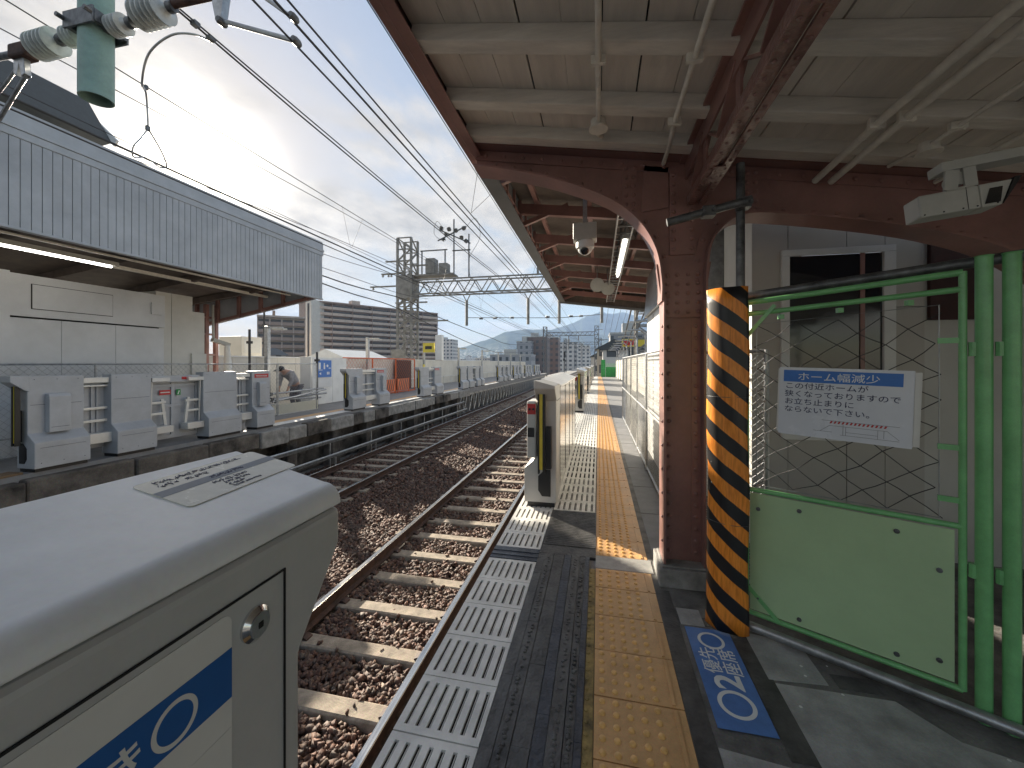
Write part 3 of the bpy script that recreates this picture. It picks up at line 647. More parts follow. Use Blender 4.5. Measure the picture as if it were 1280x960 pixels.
# arched cross beam
def curve(pts, n=8):
    out = []
    for i in range(len(pts) - 1):
        p0 = pts[max(i - 1, 0)]; p1 = pts[i]; p2 = pts[i + 1]; p3 = pts[min(i + 2, len(pts) - 1)]
        for k in range(n):
            t = k / n
            out.append(tuple(.5 * ((2 * p1[j]) + (-p0[j] + p2[j]) * t + (2 * p0[j] - 5 * p1[j] + 4 * p2[j] - p3[j]) * t * t + (-p0[j] + 3 * p1[j] - 3 * p2[j] + p3[j]) * t ** 3) for j in (0, 1)))
    out.append(pts[-1]); return out
left_arc = curve([(-.93, 3.04), (-.6, 2.965), (-.27, 2.86), (.07, 2.705), (.28, 2.53), (.40, 2.32), (.44, 2.10), (.44, 1.95)])
right_arc = curve([(.71, 1.95), (.71, 2.15), (.74, 2.34), (.82, 2.455), (.95, 2.52), (1.2, 2.50), (1.7, 2.41), (2.05, 2.32), (2.35, 2.20), (2.6, 2.02)])
top = lambda x: 3.195 + SL * (x + .93)
web = left_arc + right_arc + [(2.75, 2.0), (2.75, top(2.75)), (-.93, top(-.93))]
b = MB(); b.prism(web, 'y', 2.975, 2.995); 
def sweep(mb, path, y0, y1, th, m=0):
    n = len(path); q = []
    for i, p in enumerate(path):
        a = Vector(path[min(i + 1, n - 1)]) - Vector(path[max(i - 1, 0)]); nn = Vector((a.y, -a.x)).normalized()
        q.append((p[0] + nn.x * th, p[1] + nn.y * th))
    vs = []
    for p, r_ in zip(path, q): vs += [(p[0], y0, p[1]), (p[0], y1, p[1]), (r_[0], y1, r_[1]), (r_[0], y0, r_[1])]
    fs = []
    for i in range(n - 1):
        for j in range(4): fs.append((i * 4 + j, i * 4 + (j + 1) % 4, (i + 1) * 4 + (j + 1) % 4, (i + 1) * 4 + j))
    fs += [(0, 1, 2, 3), tuple((n - 1) * 4 + j for j in range(4))]; mb.add(vs, fs, m)
sweep(b, left_arc, 2.88, 3.09, .014); sweep(b, right_arc, 2.88, 3.09, .014)
def angle_leg(path, w, y0, y1):
    """flat leg of the angle iron following the curve on the face of the web"""
    n = len(path); vs = []
    for i, p in enumerate(path):
        a = Vector(path[min(i + 1, n - 1)]) - Vector(path[max(i - 1, 0)]); nn = Vector((-a.y, a.x)).normalized()
        q = (p[0] + nn.x * w, p[1] + nn.y * w); vs += [(p[0], y0, p[1]), (p[0], y1, p[1]), (q[0], y1, q[1]), (q[0], y0, q[1])]
    fs = []
    for i in range(n - 1):
        for j in range(4): fs.append((i * 4 + j, i * 4 + (j + 1) % 4, (i + 1) * 4 + (j + 1) % 4, (i + 1) * 4 + j))
    b.add(vs, fs)
angle_leg(left_arc, .065, 2.964, 2.9745); angle_leg(right_arc, .065, 2.964, 2.9745)
# top flange angle
b.bar((-.95, 2.93, top(-.95)), (2.75, 2.93, top(2.75)), .10, .012); b.bar((-.93, 2.968, top(-.93) - .05), (2.75, 2.968, top(2.75) - .05), .012, .075); b.bar((-.95, 3.04, top(-.95)), (2.75, 3.04, top(2.75)), .085, .012)
for i in range(26):
    x = -.85 + i * .145
    if not .46 < x < .74: b.rivet((x, 2.962, top(x) - .05), (0, -1, 0), .013)
def arc_rivets(path, off, step):
    acc = 0
    for i in range(1, len(path)):
        a = Vector(path[i]) - Vector(path[i - 1]); acc += a.length
        if acc > step:
            acc = 0; nn = Vector((-a.y, a.x)).normalized(); b.rivet((path[i][0] + nn.x * off, 2.964, path[i][1] + nn.y * off), (0, -1, 0), .013)
arc_rivets(left_arc, .04, .12); arc_rivets(right_arc, .04, .12)
# gusset plates with rivet rows
for (x0, x1, z0, z1) in ((.17, .27, 2.62, 2.97), (.49, .66, 2.28, 2.9), (.96, 1.06, 2.57, 2.83)):
    b.box(x0, x1, 2.955, 2.9744, z0, z1)
    for i in range(int((z1 - z0) / .065)):
        for xx in (x0 + .025, x1 - .025): b.rivet((xx, 2.955, z0 + .04 + i * .065), (0, -1, 0), .0135)
b.prism([(.30, 2.60), (.48, 2.62), (.48, 2.9), (.32, 2.93)], 'y', 2.962, 2.9743)
b.prism([(.45, 1.84), (.70, 1.84), (.76, 2.22), (.40, 2.22)], 'y', 2.958, 2.9742)
for i in range(5):
    for xx in (.475, .54, .61, .675): b.rivet((xx, 2.958, 1.88 + i * .065), (0, -1, 0), .0125)
K(b.build('arched_beam', 'maroon', cn, smooth=True, angle=35))
# column
b = MB(); b.box(.455, .695, 2.975, 2.995, .14, 1.95); b.box(.44, .4535, 2.88, 3.09, .14, 1.95); b.box(.6965, .71, 2.88, 3.09, .14, 1.95)
b.box(.4545, .515, 2.963, 2.9745, .14, 1.83); b.box(.635, .6955, 2.963, 2.9745, .14, 1.83); b.box(.5155, .6345, 2.968, 2.9747, .14, 1.83)
for i in range(20):
    z = .2 + i * .083
    b.rivet((.488, 2.963, z), (0, -1, 0), .0125); b.rivet((.662, 2.963, z), (0, -1, 0), .0125)
    if i % 2: b.rivet((.44, 2.93, z), (-1, 0, 0), .010)
K(b.build('column', 'maroon', cn, smooth=True, angle=35))
b = MB(); b.box(.405, .755, 2.84, 3.15, .0, .125); b.box(.425, .735, 2.86, 3.13, .1252, .139); K(b.build('column_plinth', 'concrete', cn, bevel=.018, seg=3))
# lattice girder along the platform above the column line
b = MB()
b.box(.590, .602, -2.5, 2.96, 2.80, 2.93); b.box(.6025, .637, -2.5, 2.96, 2.915, 2.93); b.box(.555, .5895, -2.5, 2.96, 2.915, 2.93)
b.box(.640, .652, -2.5, 2.96, 2.62, 2.70)
for k in range(9):
    y0 = 2.75 - k * .56
    b.bar((.612, y0, 2.67), (.612, y0 - .28, 2.85), .012, .055, up=(1, 0, 0)); b.bar((.626, y0 - .28, 2.85), (.626, y0 - .56, 2.67), .012, .055, up=(1, 0, 0)); b.bar((.605, y0 - .28, 2.66), (.605, y0 - .28, 2.84), .012, .06, up=(0, 1, 0))
K(b.build('lattice_girder', 'maroon', cn))
b = MB(); b.box(.592, .636, -2.5, 2.9, 2.598, 2.612); b.box(.664, .706, -2.5, 2.9, 2.598, 2.612); b.box(.592, .604, -2.5, 2.9, 2.6125, 2.66); b.box(.637, .663, -2.5, 2.9, 2.6135, 2.619); b.box(.694, .706, -2.5, 2.9, 2.6125, 2.66)
b.box(.62, .68, 2.35, 2.55, 2.591, 2.5975); b.box(.62, .68, 1.2, 1.35, 2.591, 2.5975); b.box(.62, .68, .1, .25, 2.591, 2.5975)
for k in range(36): b.rivet((.614, -.4 + k * .09, 2.598), (0, 0, -1), .008); b.rivet((.685, -.4 + k * .09, 2.598), (0, 0, -1), .008)
K(b.build('lower_chord', 'maroon_flake', cn, bevel=.003))

# conduits on the ceiling
def conduit(label, pts, r, boxes=(), clips=()):
    o = MB().tube(pts, r, 12).build('conduit', 'conduit', smooth=True); tag(o, label, 'conduit', 'cream conduits under the ceiling')
    for (x, y, z) in boxes:
        b = MB(); b.lathe((x, y, z + .035), (0, 0, -1), [(0, .045), (.045, .045), (.048, .057), (.058, .057)], 20); b.build('junction_box', 'conduit', o, smooth=True)
    if clips:
        for (x, y, z) in clips: b = MB(); b.box(x - .035, x + .035, y - .012, y + .012, z - r - .004, z + r + .01); b.lathe((x + .028, y, z - r - .004), (0, 0, -1), [(0, .006), (.004, .004)], 6); b.build('pipe_clip', 'conduit', o)
    return o
conduit('cream ceiling conduit with junction disc, running down the middle of the left bay', [(-.0, -1.5, 3.0 - .03), (0, 2.42, 2.97), (.0, 2.60, 2.985), (.02, 2.70, 3.03), (.05, 2.9, 3.06)], .014, [(0, 2.47, 2.965)], [(0, 1.95, 2.975), (0, .97, 2.975)])
conduit('cream conduit hugging the left side of the lattice girder', [(.42, -1.5, 2.88), (.42, 2.35, 2.88), (.44, 2.7, 2.9), (.44, 2.9, 2.9)], .014, (), [(.42, 1.9, 2.88), (.42, 2.38, 2.88)])
conduit('left one of the two thick parallel cream ceiling conduits', [(1.38, -1.5, 2.735), (1.38, 2.35, 2.735), (1.37, 2.92, 2.70)], .020, (), [(1.38, 1.43, 2.735), (1.38, 2.36, 2.735)])
conduit('right one of the two thick parallel cream ceiling conduits', [(1.47, -1.5, 2.72), (1.47, 2.35, 2.72), (1.46, 2.92, 2.685)], .020, (), [(1.47, .97, 2.72), (1.47, 2.3, 2.72)])
conduit('thin cream ceiling conduit between two round junction boxes', [(1.72, -1.5, 2.685), (1.72, 2.5, 2.68), (1.70, 2.8, 2.70)], .011, [(1.72, 1.95, 2.665), (1.73, 2.55, 2.665)], [(1.72, 2.36, 2.68)])
conduit('short cream conduit with round junction box near the box camera', [(2.02, -1.5, 2.635), (2.02, 2.6, 2.63), (2.0, 2.9, 2.62)], .012, [(2.02, 2.22, 2.61), (2.0, 1.2, 2.61)], [(2.02, 1.9, 2.63)])
conduit('wide cream cable duct joining the box camera arm', [(2.2, 2.1, 2.56), (3.6, 2.1, 2.34)], .03, (), ())

# ------------------------------------------------------------------ second canopy section beyond the arch
c2 = thing('station_canopy', 'brown ribbed canopy section beyond the arch with grey outer edge', 'canopy', (0, 7, 0))
def K2(o): o.location = (0, -7, 0); return o
def zz(x, z0): return z0 - .13 * (x + .95)
b = MB(); b.prism([(-1.0, 3.15), (-.955, 3.15), (-.955, 3.52), (-1.0, 3.56)], 'y', 3.14, 10.7); b.prism([(-1.03, 3.561), (-.9, 3.561), (-.9, 3.58), (-1.03, 3.58)], 'y', 3.14, 10.7); b.box(-1.0, -.86, 3.14, 10.7, 3.128, 3.149); K2(b.build('outer_edge', 'grey_steel', c2))
b = MB(); b.prism([(-.95, 3.53), (2.6, zz(2.6, 3.53)), (2.6, zz(2.6, 3.56)), (-.95, 3.56)], 'y', 3.14, 10.7); K2(b.build('roof_deck', 'soffit', c2))
b = MB()
x = -.94
while x < 2.55:
    b.box(x, x + .118, 10.62, 10.65, zz(x, 3.15) + .01, zz(x, 3.525)); x += .125
b.prism([(-.95, 3.16), (2.6, zz(2.6, 3.16)), (2.6, zz(2.6, 3.53)), (-.95, 3.53)], 'y', 10.655, 10.67); K2(b.build('end_boards', 'soffit', c2))
b = MB(); b.bar((-.98, 10.6, 3.15), (2.6, 10.6, zz(2.6, 3.15)), .08, .06); K2(b.build('end_trim', 'grey_steel', c2))
for k, y in enumerate((3.6, 4.75, 5.9, 7.05, 8.2, 9.35, 10.5)):
    b = MB(); b.bar((-.94, y, 3.40), (2.6, y, zz(2.6, 3.40)), .07, .12); b.bar((-.94, y, 3.2), (-.94, y, 3.5), .05, .05); b.bar((-.92, y, 3.2), (-.35, y, 3.40), .05, .05)
    K2(b.build('rafter', 'maroon', c2))
b = MB()
for x in (-.72, -.1, .55): b.bar((x, 3.14, zz(x, 3.49)), (x, 10.6, zz(x, 3.49)), .05, .055)
for k in range(20): b.box(-.952, -.925, 3.3 + k * .37, 3.33 + k * .37, 3.17, 3.5)
b.box(-.95, -.93, 3.14, 10.6, 3.32, 3.345)
K2(b.build('purlins', 'maroon', c2))
b = MB(); b.tube([(-.3, 3.7, 3.42), (.5, 5.8, 3.3)], .007, 6); b.tube([(.5, 3.7, 3.3), (-.3, 5.8, 3.42)], .007, 6); K2(b.build('tie_rods', 'galvdark', c2))
b = MB(); b.prism([(-.35, 3.46), (.45, 3.36), (.45, 3.365), (-.35, 3.48)], 'y', 3.7, 5.6); K2(b.build('ceiling_panel', 'greywall', c2))

# cable ladder
b = MB()
for x in (.20, .38): b.box(x - .008, x + .008, 3.5, 10.2, 3.04, 3.085)
for k in range(27): b.box(.2, .38, 3.6 + k * .25, 3.618 + k * .25, 3.05, 3.068)
o = b.build('cable_ladder', 'galv'); tag(o, 'grey steel cable ladder under the brown canopy ceiling', 'cable tray')
b = MB(); b.tube([(.25, 3.5, 3.08), (.27, 10.2, 3.08)], .012, 6); b.tube([(.31, 3.5, 3.08), (.30, 10.2, 3.08)], .010, 6); b.build('cables', 'wire', o)
# lamp
lp = thing('platform_lamp', 'lit white tube lamp below the cable ladder', 'lamp', (.3, 5.6, 2.93))
MB().box(-.04, .04, -.95, .95, .0, .05).build('lamp_body', 'camwhite', lp, bevel=.006)
MB().tube([(0, -.93, -.02), (0, .93, -.02)], .017, 12).build('tube', 'tubelight', lp, smooth=True)
MB().tube([(0, -.6, .05), (0, -.6, .12)], .006, 6).tube([(0, .6, .05), (0, .6, .12)], .006, 6).build('hanger', 'galv', lp)
# speaker
sp_ = thing('speaker', 'small round grey loudspeaker hanging behind the dome camera', 'speaker', (-.02, 7.6, 3.0))
MB().lathe((0, .1, 0), (0, -1, -.15), [(0, .03), (.05, .06), (.16, .13), (.17, .13)], 20).build('horn', 'camwhite', sp_, smooth=True)
MB().tube([(0, .05, .05), (0, .05, .38)], .012, 8).build('bracket', 'galv', sp_)
sp2 = dup(sp_, (.18, 8.0, 3.0), 'farther dark rimmed loudspeaker beside the round grey one')
# dome camera
dc = thing('dome_camera', 'white dome camera hanging on a pole from the arch', 'camera', (-.115, 3.55, 2.54))
MB().box(-.018, .018, -.018, .018, .20, .88).build('pole', 'galv', dc)
MB().box(-.10, .10, -.07, .07, .055, .20).build('junction_case', 'camwhite', dc, bevel=.006)
MB().lathe((0, 0, .053), (0, 0, -1), [(0, .075), (.03, .08), (.06, .078), (.07, .06)], 28).build('collar', 'white', dc, smooth=True)
b = MB(); b.lathe((0, 0, -.012), (0, 0, -1), [(0, .062), (.015, .06), (.03, .052), (.045, .035), (.055, .012)], 28); b.build('dome', 'white', dc, smooth=True)
MB().lathe((0, -.035, -.035), (0, -.85, -.5), [(0, .034), (.018, .034), (.024, .02)], 20).build('lens', 'lens', dc, smooth=True)
# box camera at the right
bc = thing('box_camera', 'cream box camera with hood hanging under the ceiling conduits', 'camera', (1.40, 1.92, 2.155))
bc.rotation_euler = (0, R(-6), R(-6)); bc.scale = (.84, .84, .84)
b = MB(); b.box(-.175, .045, -.06, .06, -.05, .055); b.build('housing', 'camwhite', bc, bevel=.008)
b = MB(); b.prism([(.0455, -.05), (.115, -.05), (.16, .055), (.0455, .055)], 'y', -.06, .06); k = b.build('front_hood', 'camwhite', bc, bevel=.004)
MB().prism([(.055, -.038), (.108, -.038), (.122, .03), (.078, .03)], 'y', -.0635, -.0605).build('side_window', 'lens', k)
b = MB(); b.prism([(.116, -.048), (.19, .062), (.165, .062)], 'y', -.066, .066); b.build('visor', 'black', bc)
b = MB(); b.box(-.06, .04, -.045, .045, .056, .066); b.bar((-.045, -.04, .06), (-.03, -.04, .15), .012, .05, up=(1, 0, 0)); b.bar((.03, -.04, .06), (.03, -.04, .15), .012, .045, up=(1, 0, 0)); b.lathe((0, -.035, .11), (0, 1, 0), [(0, .03), (.07, .03)], 14)
b.build('bracket', 'camwhite', bc)
b = MB(); b.box(-.07, .38, -.05, .05, .151, .195); b.build('mounting_arm', 'camwhite', bc, bevel=.004)
b = MB()
for x in (-.16, -.09, -.02, .03, .1): b.lathe((x, -.06, -.04), (0, -1, 0), [(0, .004), (.003, .003)], 6)
b.box(-.003, -.001, -.0615, -.0605, -.05, .055)
b.build('screws', 'black', bc)

# ------------------------------------------------------------------ scaffold pipes, guard, green fence
def pipe(label, p, q, r=.0243, m='galvdark', name='scaffold_pipe'):
    o = MB().tube([p, q], r, 16).build(name, m, smooth=True, angle=60); tag(o, label, 'pipe', 'scaffold pipes'); return o
P0 = Vector((.82, 2.52, 0)); P1 = Vector((1.60, 2.07, 0)); FD = (P1 - P0).normalized(); FN = Vector((FD.y, -FD.x, 0))  # FN points to the camera side
pv_ = pipe('upright dark scaffold pipe standing behind the striped guard', (.835, 2.62, .0), (.835, 2.62, 2.72))
ph_ = pipe('short horizontal scaffold pipe clamped across the maroon column head', (.41, 2.57, 2.38), (.87, 2.54, 2.47))
for o, loc in ((ph_, (.835, 2.575, 2.46)), (ph_, (.64, 2.56, 2.42))):
    b = MB(); b.box(loc[0] - .035, loc[0] + .035, loc[1] - .04, loc[1] + .03, loc[2] - .03, loc[2] + .03); b.lathe((loc[0] + .02, loc[1] - .04, loc[2]), (0, -1, 0), [(0, .010), (.03, .010), (.03, .006), (.045, .006)], 8); b.build('clamp', 'galvdark', o, bevel=.006)
def fp(s, z, off=0):   # point on the fence line
    q = P0 + FD * s + FN * off; return (q.x, q.y, z)
LF = (P1 - P0).length
o = pipe('long weathered scaffold pipe along the top of the green fence', fp(-.04, 1.905, -.03), fp(2.2, 2.035, -.03))
o = pipe('grey scaffold pipe lying along the foot of the green fence', fp(-.02, .045, .045), fp(2.2, .045, .05), .024, 'galv')
def fence_panel(label, s0, s1, name='green_fence'):
    t = thing(name, label, 'fence panel', fp(s0, 0), 'green mesh and panel fences'); inv = Vector(fp(s0, 0))
    def KF(o): o.location = -inv; return o
    r = .0135
    KF(MB().tube([fp(s0, .10), fp(s0, 1.868 + s0 * .06)], r, 12).build('frame_tube', 'green', t, smooth=True))
    KF(MB().tube([fp(s1, .10), fp(s1, 1.868 + s1 * .06)], r, 12).build('frame_tube', 'green', t, smooth=True))
    for (z, dz) in ((.10, 0), (.80, .01), (1.80, .05), (1.865, .06)):
        KF(MB().tube([fp(s0, z + dz * s0), fp(s1, z + dz * s1)], r if z < 1.85 else .015, 12).build('cross_tube', 'green', t, smooth=True))
    b = MB(); A = [fp(s0 + .02, .125, .012), fp(s1 - .025, .125, .012), fp(s1 - .025, .79, .012), fp(s0 + .02, .785, .012)]; B = [fp(s0 + .02, .125, .008), fp(s1 - .025, .125, .008), fp(s1 - .025, .79, .008), fp(s0 + .02, .785, .008)]
    b.add(A + B, [(0,1,2,3),(7,6,5,4),(0,4,5,1),(1,5,6,2),(2,6,7,3),(3,7,4,0)]); KF(b.build('lower_panel', 'greenpanel', t))
    b = MB(); W = s1 - s0
    for (a, z) in ((.06, .70), (.06, .20), (W * .3, .735), (W * .3, .16), (W * .75, .735), (W * .75, .16), (W - .07, .6), (W - .07, .2)): b.lathe(fp(s0 + a, z, .0125), FN, [(0, .011), (.004, .011), (.005, .006), (.009, .006)], 10)
    KF(b.build('bolts', 'galvdark', t, smooth=True))
    # diagonal braces
    KF(MB().bar(fp(s0 + .01, .25, .018), fp(s0 + .16, .105, .018), .006, .02).build('brace', 'green', t)); KF(MB().bar(fp(s0 - .005, 1.66, .018), fp(s0 + .14, 1.84, .018), .006, .02).build('brace', 'green', t))
    # inner wire frame and loose wire net
    b = MB(); za, zb = .83, 1.74
    b.tube([fp(s0 + .05, za, 0), fp(s1 - .07, za, 0), fp(s1 - .07, zb + .04, 0), fp(s0 + .05, zb, 0), fp(s0 + .05, za, 0)], .0028, 6, cap=False)
    KF(b.build('tension_wire', 'galv', t))
    b = MB()
    ncol = max(1, round((W - .12) / .17)); rows = 14; dx = (W - .12) / ncol; dz = (zb - za) / rows
    jit = {}
    def J(i, k):
        if (i, k) not in jit: jit[(i, k)] = (random.uniform(-.014, .014), random.uniform(-.011, .011))
        return jit[(i, k)]
    for k in range(rows):
        for i in range(ncol * 2 + 1):
            for sgn in (1, -1):
                i2 = i + sgn
                if 0 <= i2 <= ncol * 2 and (i + k) % 2 == 0:
                    a = J(i, k); c = J(i2, k + 1)
                    p = fp(s0 + .05 + i * dx / 2 + a[0], za + k * dz + a[1]); q = fp(s0 + .05 + i2 * dx / 2 + c[0], za + (k + 1) * dz + c[1])
                    m1 = [p[j] + (q[j] - p[j]) * .5 + random.uniform(-.003, .003) for j in range(3)]
                    b.tube([p, m1, q], .0019, 4, cap=False)
    KF(b.build('wire_net', 'wire', t))
    for z in (1.62, 1.15, .92): KF(MB().bar(fp(s1 - .075, z), fp(s1 - .0, z), .015, .024).build('lug', 'green', t))
    for a in (.2, .5, .8): KF(MB().box(*[c for q in zip([k - .012 for k in fp(s0 + W * a, 1.765 + .05 * (s0 + W * a))], [k + .012 for k in fp(s0 + W * a, 1.765 + .05 * (s0 + W * a))]) for c in q]).build('lug', 'green', t))
    return t
fence_panel('green framed fence with loose wire net and notice, right of the striped guard', .015, LF - .06)
fence_panel('green framed fence continuing beyond the two thick green posts', LF + .16, LF + 1.05)
for s, l in ((LF, 'left one of the two thick green posts between the fence panels'), (LF + .075, 'right one of the two thick green posts between the fence panels')):
    o = MB().tube([fp(s, 0.0), fp(s, 1.97)], .0265, 20).lathe(fp(s, 1.97), (0, 0, 1), [(0, .0265), (.006, .03), (.008, .01)], 20).build('fence_post', 'green', smooth=True, angle=50); tag(o, l, 'post', 'green fence posts')
    for z in (.6, 1.55): MB().tube([fp(s - .03, z), fp(s - .03, z + .06)], .015, 8).build('hinge', 'green', o)
o = MB().tube([fp(-.01, .0, 0), fp(-.01, 1.92, 0)], .017, 12).build('fence_post', 'green', smooth=True); tag(o, 'thin dark green post touching the striped guard', 'post', 'green fence posts')
# padlock + chain
pk = thing('padlock', 'small padlock with chain on the thin green post', 'padlock', fp(.0, 1.2, .03))
MB().box(-.016, .016, -.008, .008, -.03, .0).build('lock_body', 'chrome', pk, bevel=.003)
MB().tube([(-.010, 0, 0), (-.010, 0, .016), (-.005, 0, .024), (.005, 0, .024), (.010, 0, .016), (.010, 0, 0)], .003, 8).build('shackle', 'galvdark', pk, smooth=True)
b = MB()
for k in range(8): b.tube([(.0 + .008 * (k % 2), 0, .02 + k * .018), (.006, .005, .032 + k * .018), (-.006, 0, .032 + k * .018), (0, 0, .02 + k * .018)], .0025, 5)
b.build('chain', 'galvdark', pk)
# striped guard (bent sheet)
gp = []; GC = Vector((.755, 2.52)); 
for k in range(15):
    a = R(188 + k * 7.6); gp.append((GC.x + .135 * math.cos(a) * 1.0, GC.y + .12 * math.sin(a)))
me = bpy.data.meshes.new('striped_guard'); vs = []; nzz = 24; uvs = []
s_acc = [0]
for k in range(1, len(gp)): s_acc.append(s_acc[-1] + math.dist(gp[k], gp[k - 1]))
for j in range(nzz + 1):
    z = .015 + 1.93 * j / nzz
    for k, p in enumerate(gp):
        fl_ = 1 + (.10 if z < .5 else 0) * (1 - z / .5) ; x = GC.x + (p[0] - GC.x) * fl_ if p[0] < GC.x else p[0]
        vs.append((x + .004 * math.sin(z * 9 + k * .5), p[1] + .005 * math.sin(z * 6.5 + k * .9), z)); uvs.append((s_acc[k], z))
n = len(gp); fs = [(j * n + k, j * n + k + 1, (j + 1) * n + k + 1, (j + 1) * n + k) for j in range(nzz) for k in range(n - 1)]
me.from_pydata(vs, [], fs); ul = me.uv_layers.new(name='UVMap')
for li, l in enumerate(me.loops): ul.data[li].uv = uvs[l.vertex_index]
me.materials.append(M['stripes']); me.polygons.foreach_set('use_smooth', [True] * len(me.polygons))
o = bpy.data.objects.new('striped_guard', me); C.objects.link(o); sm = o.modifiers.new('solid', 'SOLIDIFY'); sm.thickness = .003; tag(o, 'orange and black striped curved guard sheet between column and green fence', 'guard')
b = MB(); b.tube([(p[0], p[1] - .002, 1.33) for p in gp], .0014, 5); b.tube([(p[0], p[1] - .002, .62) for p in gp], .0014, 5); b.build('tie_wire', 'galvdark', o)

# notice on the fence
sg = thing('notice_sign', 'white notice with blue heading about the narrow platform, tied to the green fence net', 'sign', fp(.435, 1.31, .03)); sg.scale = (1.06, 1.06, 1.06); a_ = math.atan2(FD.y, FD.x); sg.rotation_euler = (0, R(1.8), a_)
b = MB(); b.box(-.245, .24, -.0015, .0015, -.165, .172); b.build('sheet', 'paper', sg)
b = MB(); b.box(-.252, .262, .0016, .0022, -.155, .165); b.box(.241, .256, -.003, .0, -.15, .15); b.build('clear_backing', 'film', sg)
b = MB(); b.box(-.228, .205, -.0021, -.0016, .10, .158); b.build('heading', 'blue', sg)
ff = lambda x, z: frame((x, -.0024, z), (1, 0, 0), (0, 0, 1))
text_mesh('heading_text', 'ホーム幅減少', .043, ff(-.172, .112), 'printwhite', sg, depth=.0002, bold=.004, sx=1.18)
for i, (tx, ss) in enumerate((('この付近ホームが', 1.18), ('狭くなっておりますので', 1.15), ('お立ち止まりに', 1.15), ('ならないで下さい。', 1.15))):
    text_mesh('body_text', tx, .0335, ff(-.222, .068 - i * .0385), 'ink', sg, depth=.0002, bold=.004, sx=ss)
b = MB()
for k in range(14):
    b.prism([(-.04 + k * .0145, -.089), (-.033 + k * .0145, -.089), (-.028 + k * .0145, -.078), (-.035 + k * .0145, -.078)], 'y', -.0022, -.0019)
b.build('drawing_hatching', 'red', sg)
b = MB(); b.box(-.07, .2, -.0021, -.0019, -.0775, -.076)
for (p, q) in (((-.04, -.1), (.16, -.1)), ((-.04, -.1), (-.075, -.13)), ((.16, -.1), (.2, -.135)), ((.01, -.09), (.01, -.14)), ((.02, -.1), (.02, -.14)), ((-.1, -.13), (-.03, -.13)), ((.02, -.125), (.13, -.125)), ((.13, -.1), (.13, -.14)), ((.15, -.1), (.15, -.135)), ((.0, -.14), (.2, -.14))):
    b.bar((p[0], -.0021, p[1]), (q[0], -.0021, q[1]), .0006, .0014, up=(0, 0, 1) if p[1] == q[1] else (1, 0, 0))
b.build('drawing_lines', 'grey_steel', sg)

# ------------------------------------------------------------------ station building on the right
sb = thing('station_building', 'grey panelled station room with window behind the green fence', 'building', (2, 3.65, 0))
def KB(o): o.location = (-2, -3.65, 0); return o
b = MB()
for (x0, x1, z0, z1) in ((1.253, 1.515, 0, 1.955), (1.253, 1.515, 1.96, 3.4), (1.52, 1.93, 0, .93), (1.52, 1.93, 2.41, 3.4), (1.935, 2.19, 2.41, 3.4), (1.935, 2.19, 0, .93), (2.195, 2.45, 0, 1.955), (2.195, 2.45, 1.96, 3.4)): b.box(x0, x1, 3.65, 3.70, z0, z1)
KB(b.build('front_wall', 'greywall', sb)); KB(MB().box(1.255, 2.449, 3.701, 3.72, 0, 3.4).box(1.26, 1.5, 3.705, 3.8, 0, 3.4).build('wall_backing', 'gap', sb)) if False else None
b = MB(); b.box(1.25, 1.2525, 3.652, 4.38, 0, 3.4); b.box(1.2526, 1.4, 4.37, 4.4, 0, 3.4); KB(b.build('side_wall', 'palewall', sb))
b = MB(); b.box(1.40, 1.44, 4.4, 10.0, 0, 3.3); KB(b.build('recessed_wall', 'palewall', sb))
b = MB(); b.box(2.452, 3.9, 3.66, 3.70, 0, 3.3); KB(b.build('return_wall', 'palewall', sb)); b = MB(); b.box(3.9, 3.94, 1.2, 3.659, 0, 3.3); KB(b.build('side_return_wall', 'palewall', sb))
b = MB(); b.box(2.47, 2.78, 3.62, 3.655, 1.85, 3.2); KB(b.build('dark_panel', 'darkmaroon', sb))
w = KB(MB().box(1.46, 2.25, 3.62, 3.649, 2.39, 2.44).box(1.46, 2.25, 3.62, 3.649, .90, .95).box(1.46, 1.52, 3.62, 3.649, .951, 2.389).box(2.17, 2.25, 3.62, 3.649, .951, 2.389).build('window', 'greywall', sb, bevel=.004))
w.data.materials[0] = M['white']
MB().box(1.52, 2.17, 3.645, 3.66, .951, 2.389).build('pane', 'glass', w)
MB().box(2.02, 2.05, 3.635, 3.644, .951, 2.389).build('sash', 'maroon', w)
# side shed with white panels in sun behind the mesh fence
ws = thing('trackside_cabin', 'white sunlit panel cabin with grey roof edge behind the silver mesh fence', 'cabin', (1, 6.5, 0))
def KW(o): o.location = (-1, -6.5, 0); return o
KW(MB().box(.85, 1.35, 4.9, 7.4, 0, 2.32).build('wall', 'white', ws)); KW(MB().prism([(.80, 2.33), (1.38, 2.33), (1.38, 3.05), (.86, 3.05)], 'y', 4.85, 7.45).build('roof_box', 'galv', ws, bevel=.01))
b = MB(); b.box(.846, .8495, 5.7, 5.71, .1, 2.3); b.box(.846, .8495, 6.6, 6.61, .1, 2.3); b.box(.842, .8495, 4.9, 7.4, 1.62, 1.65); KW(b.build('panel_joint', 'gap', ws))

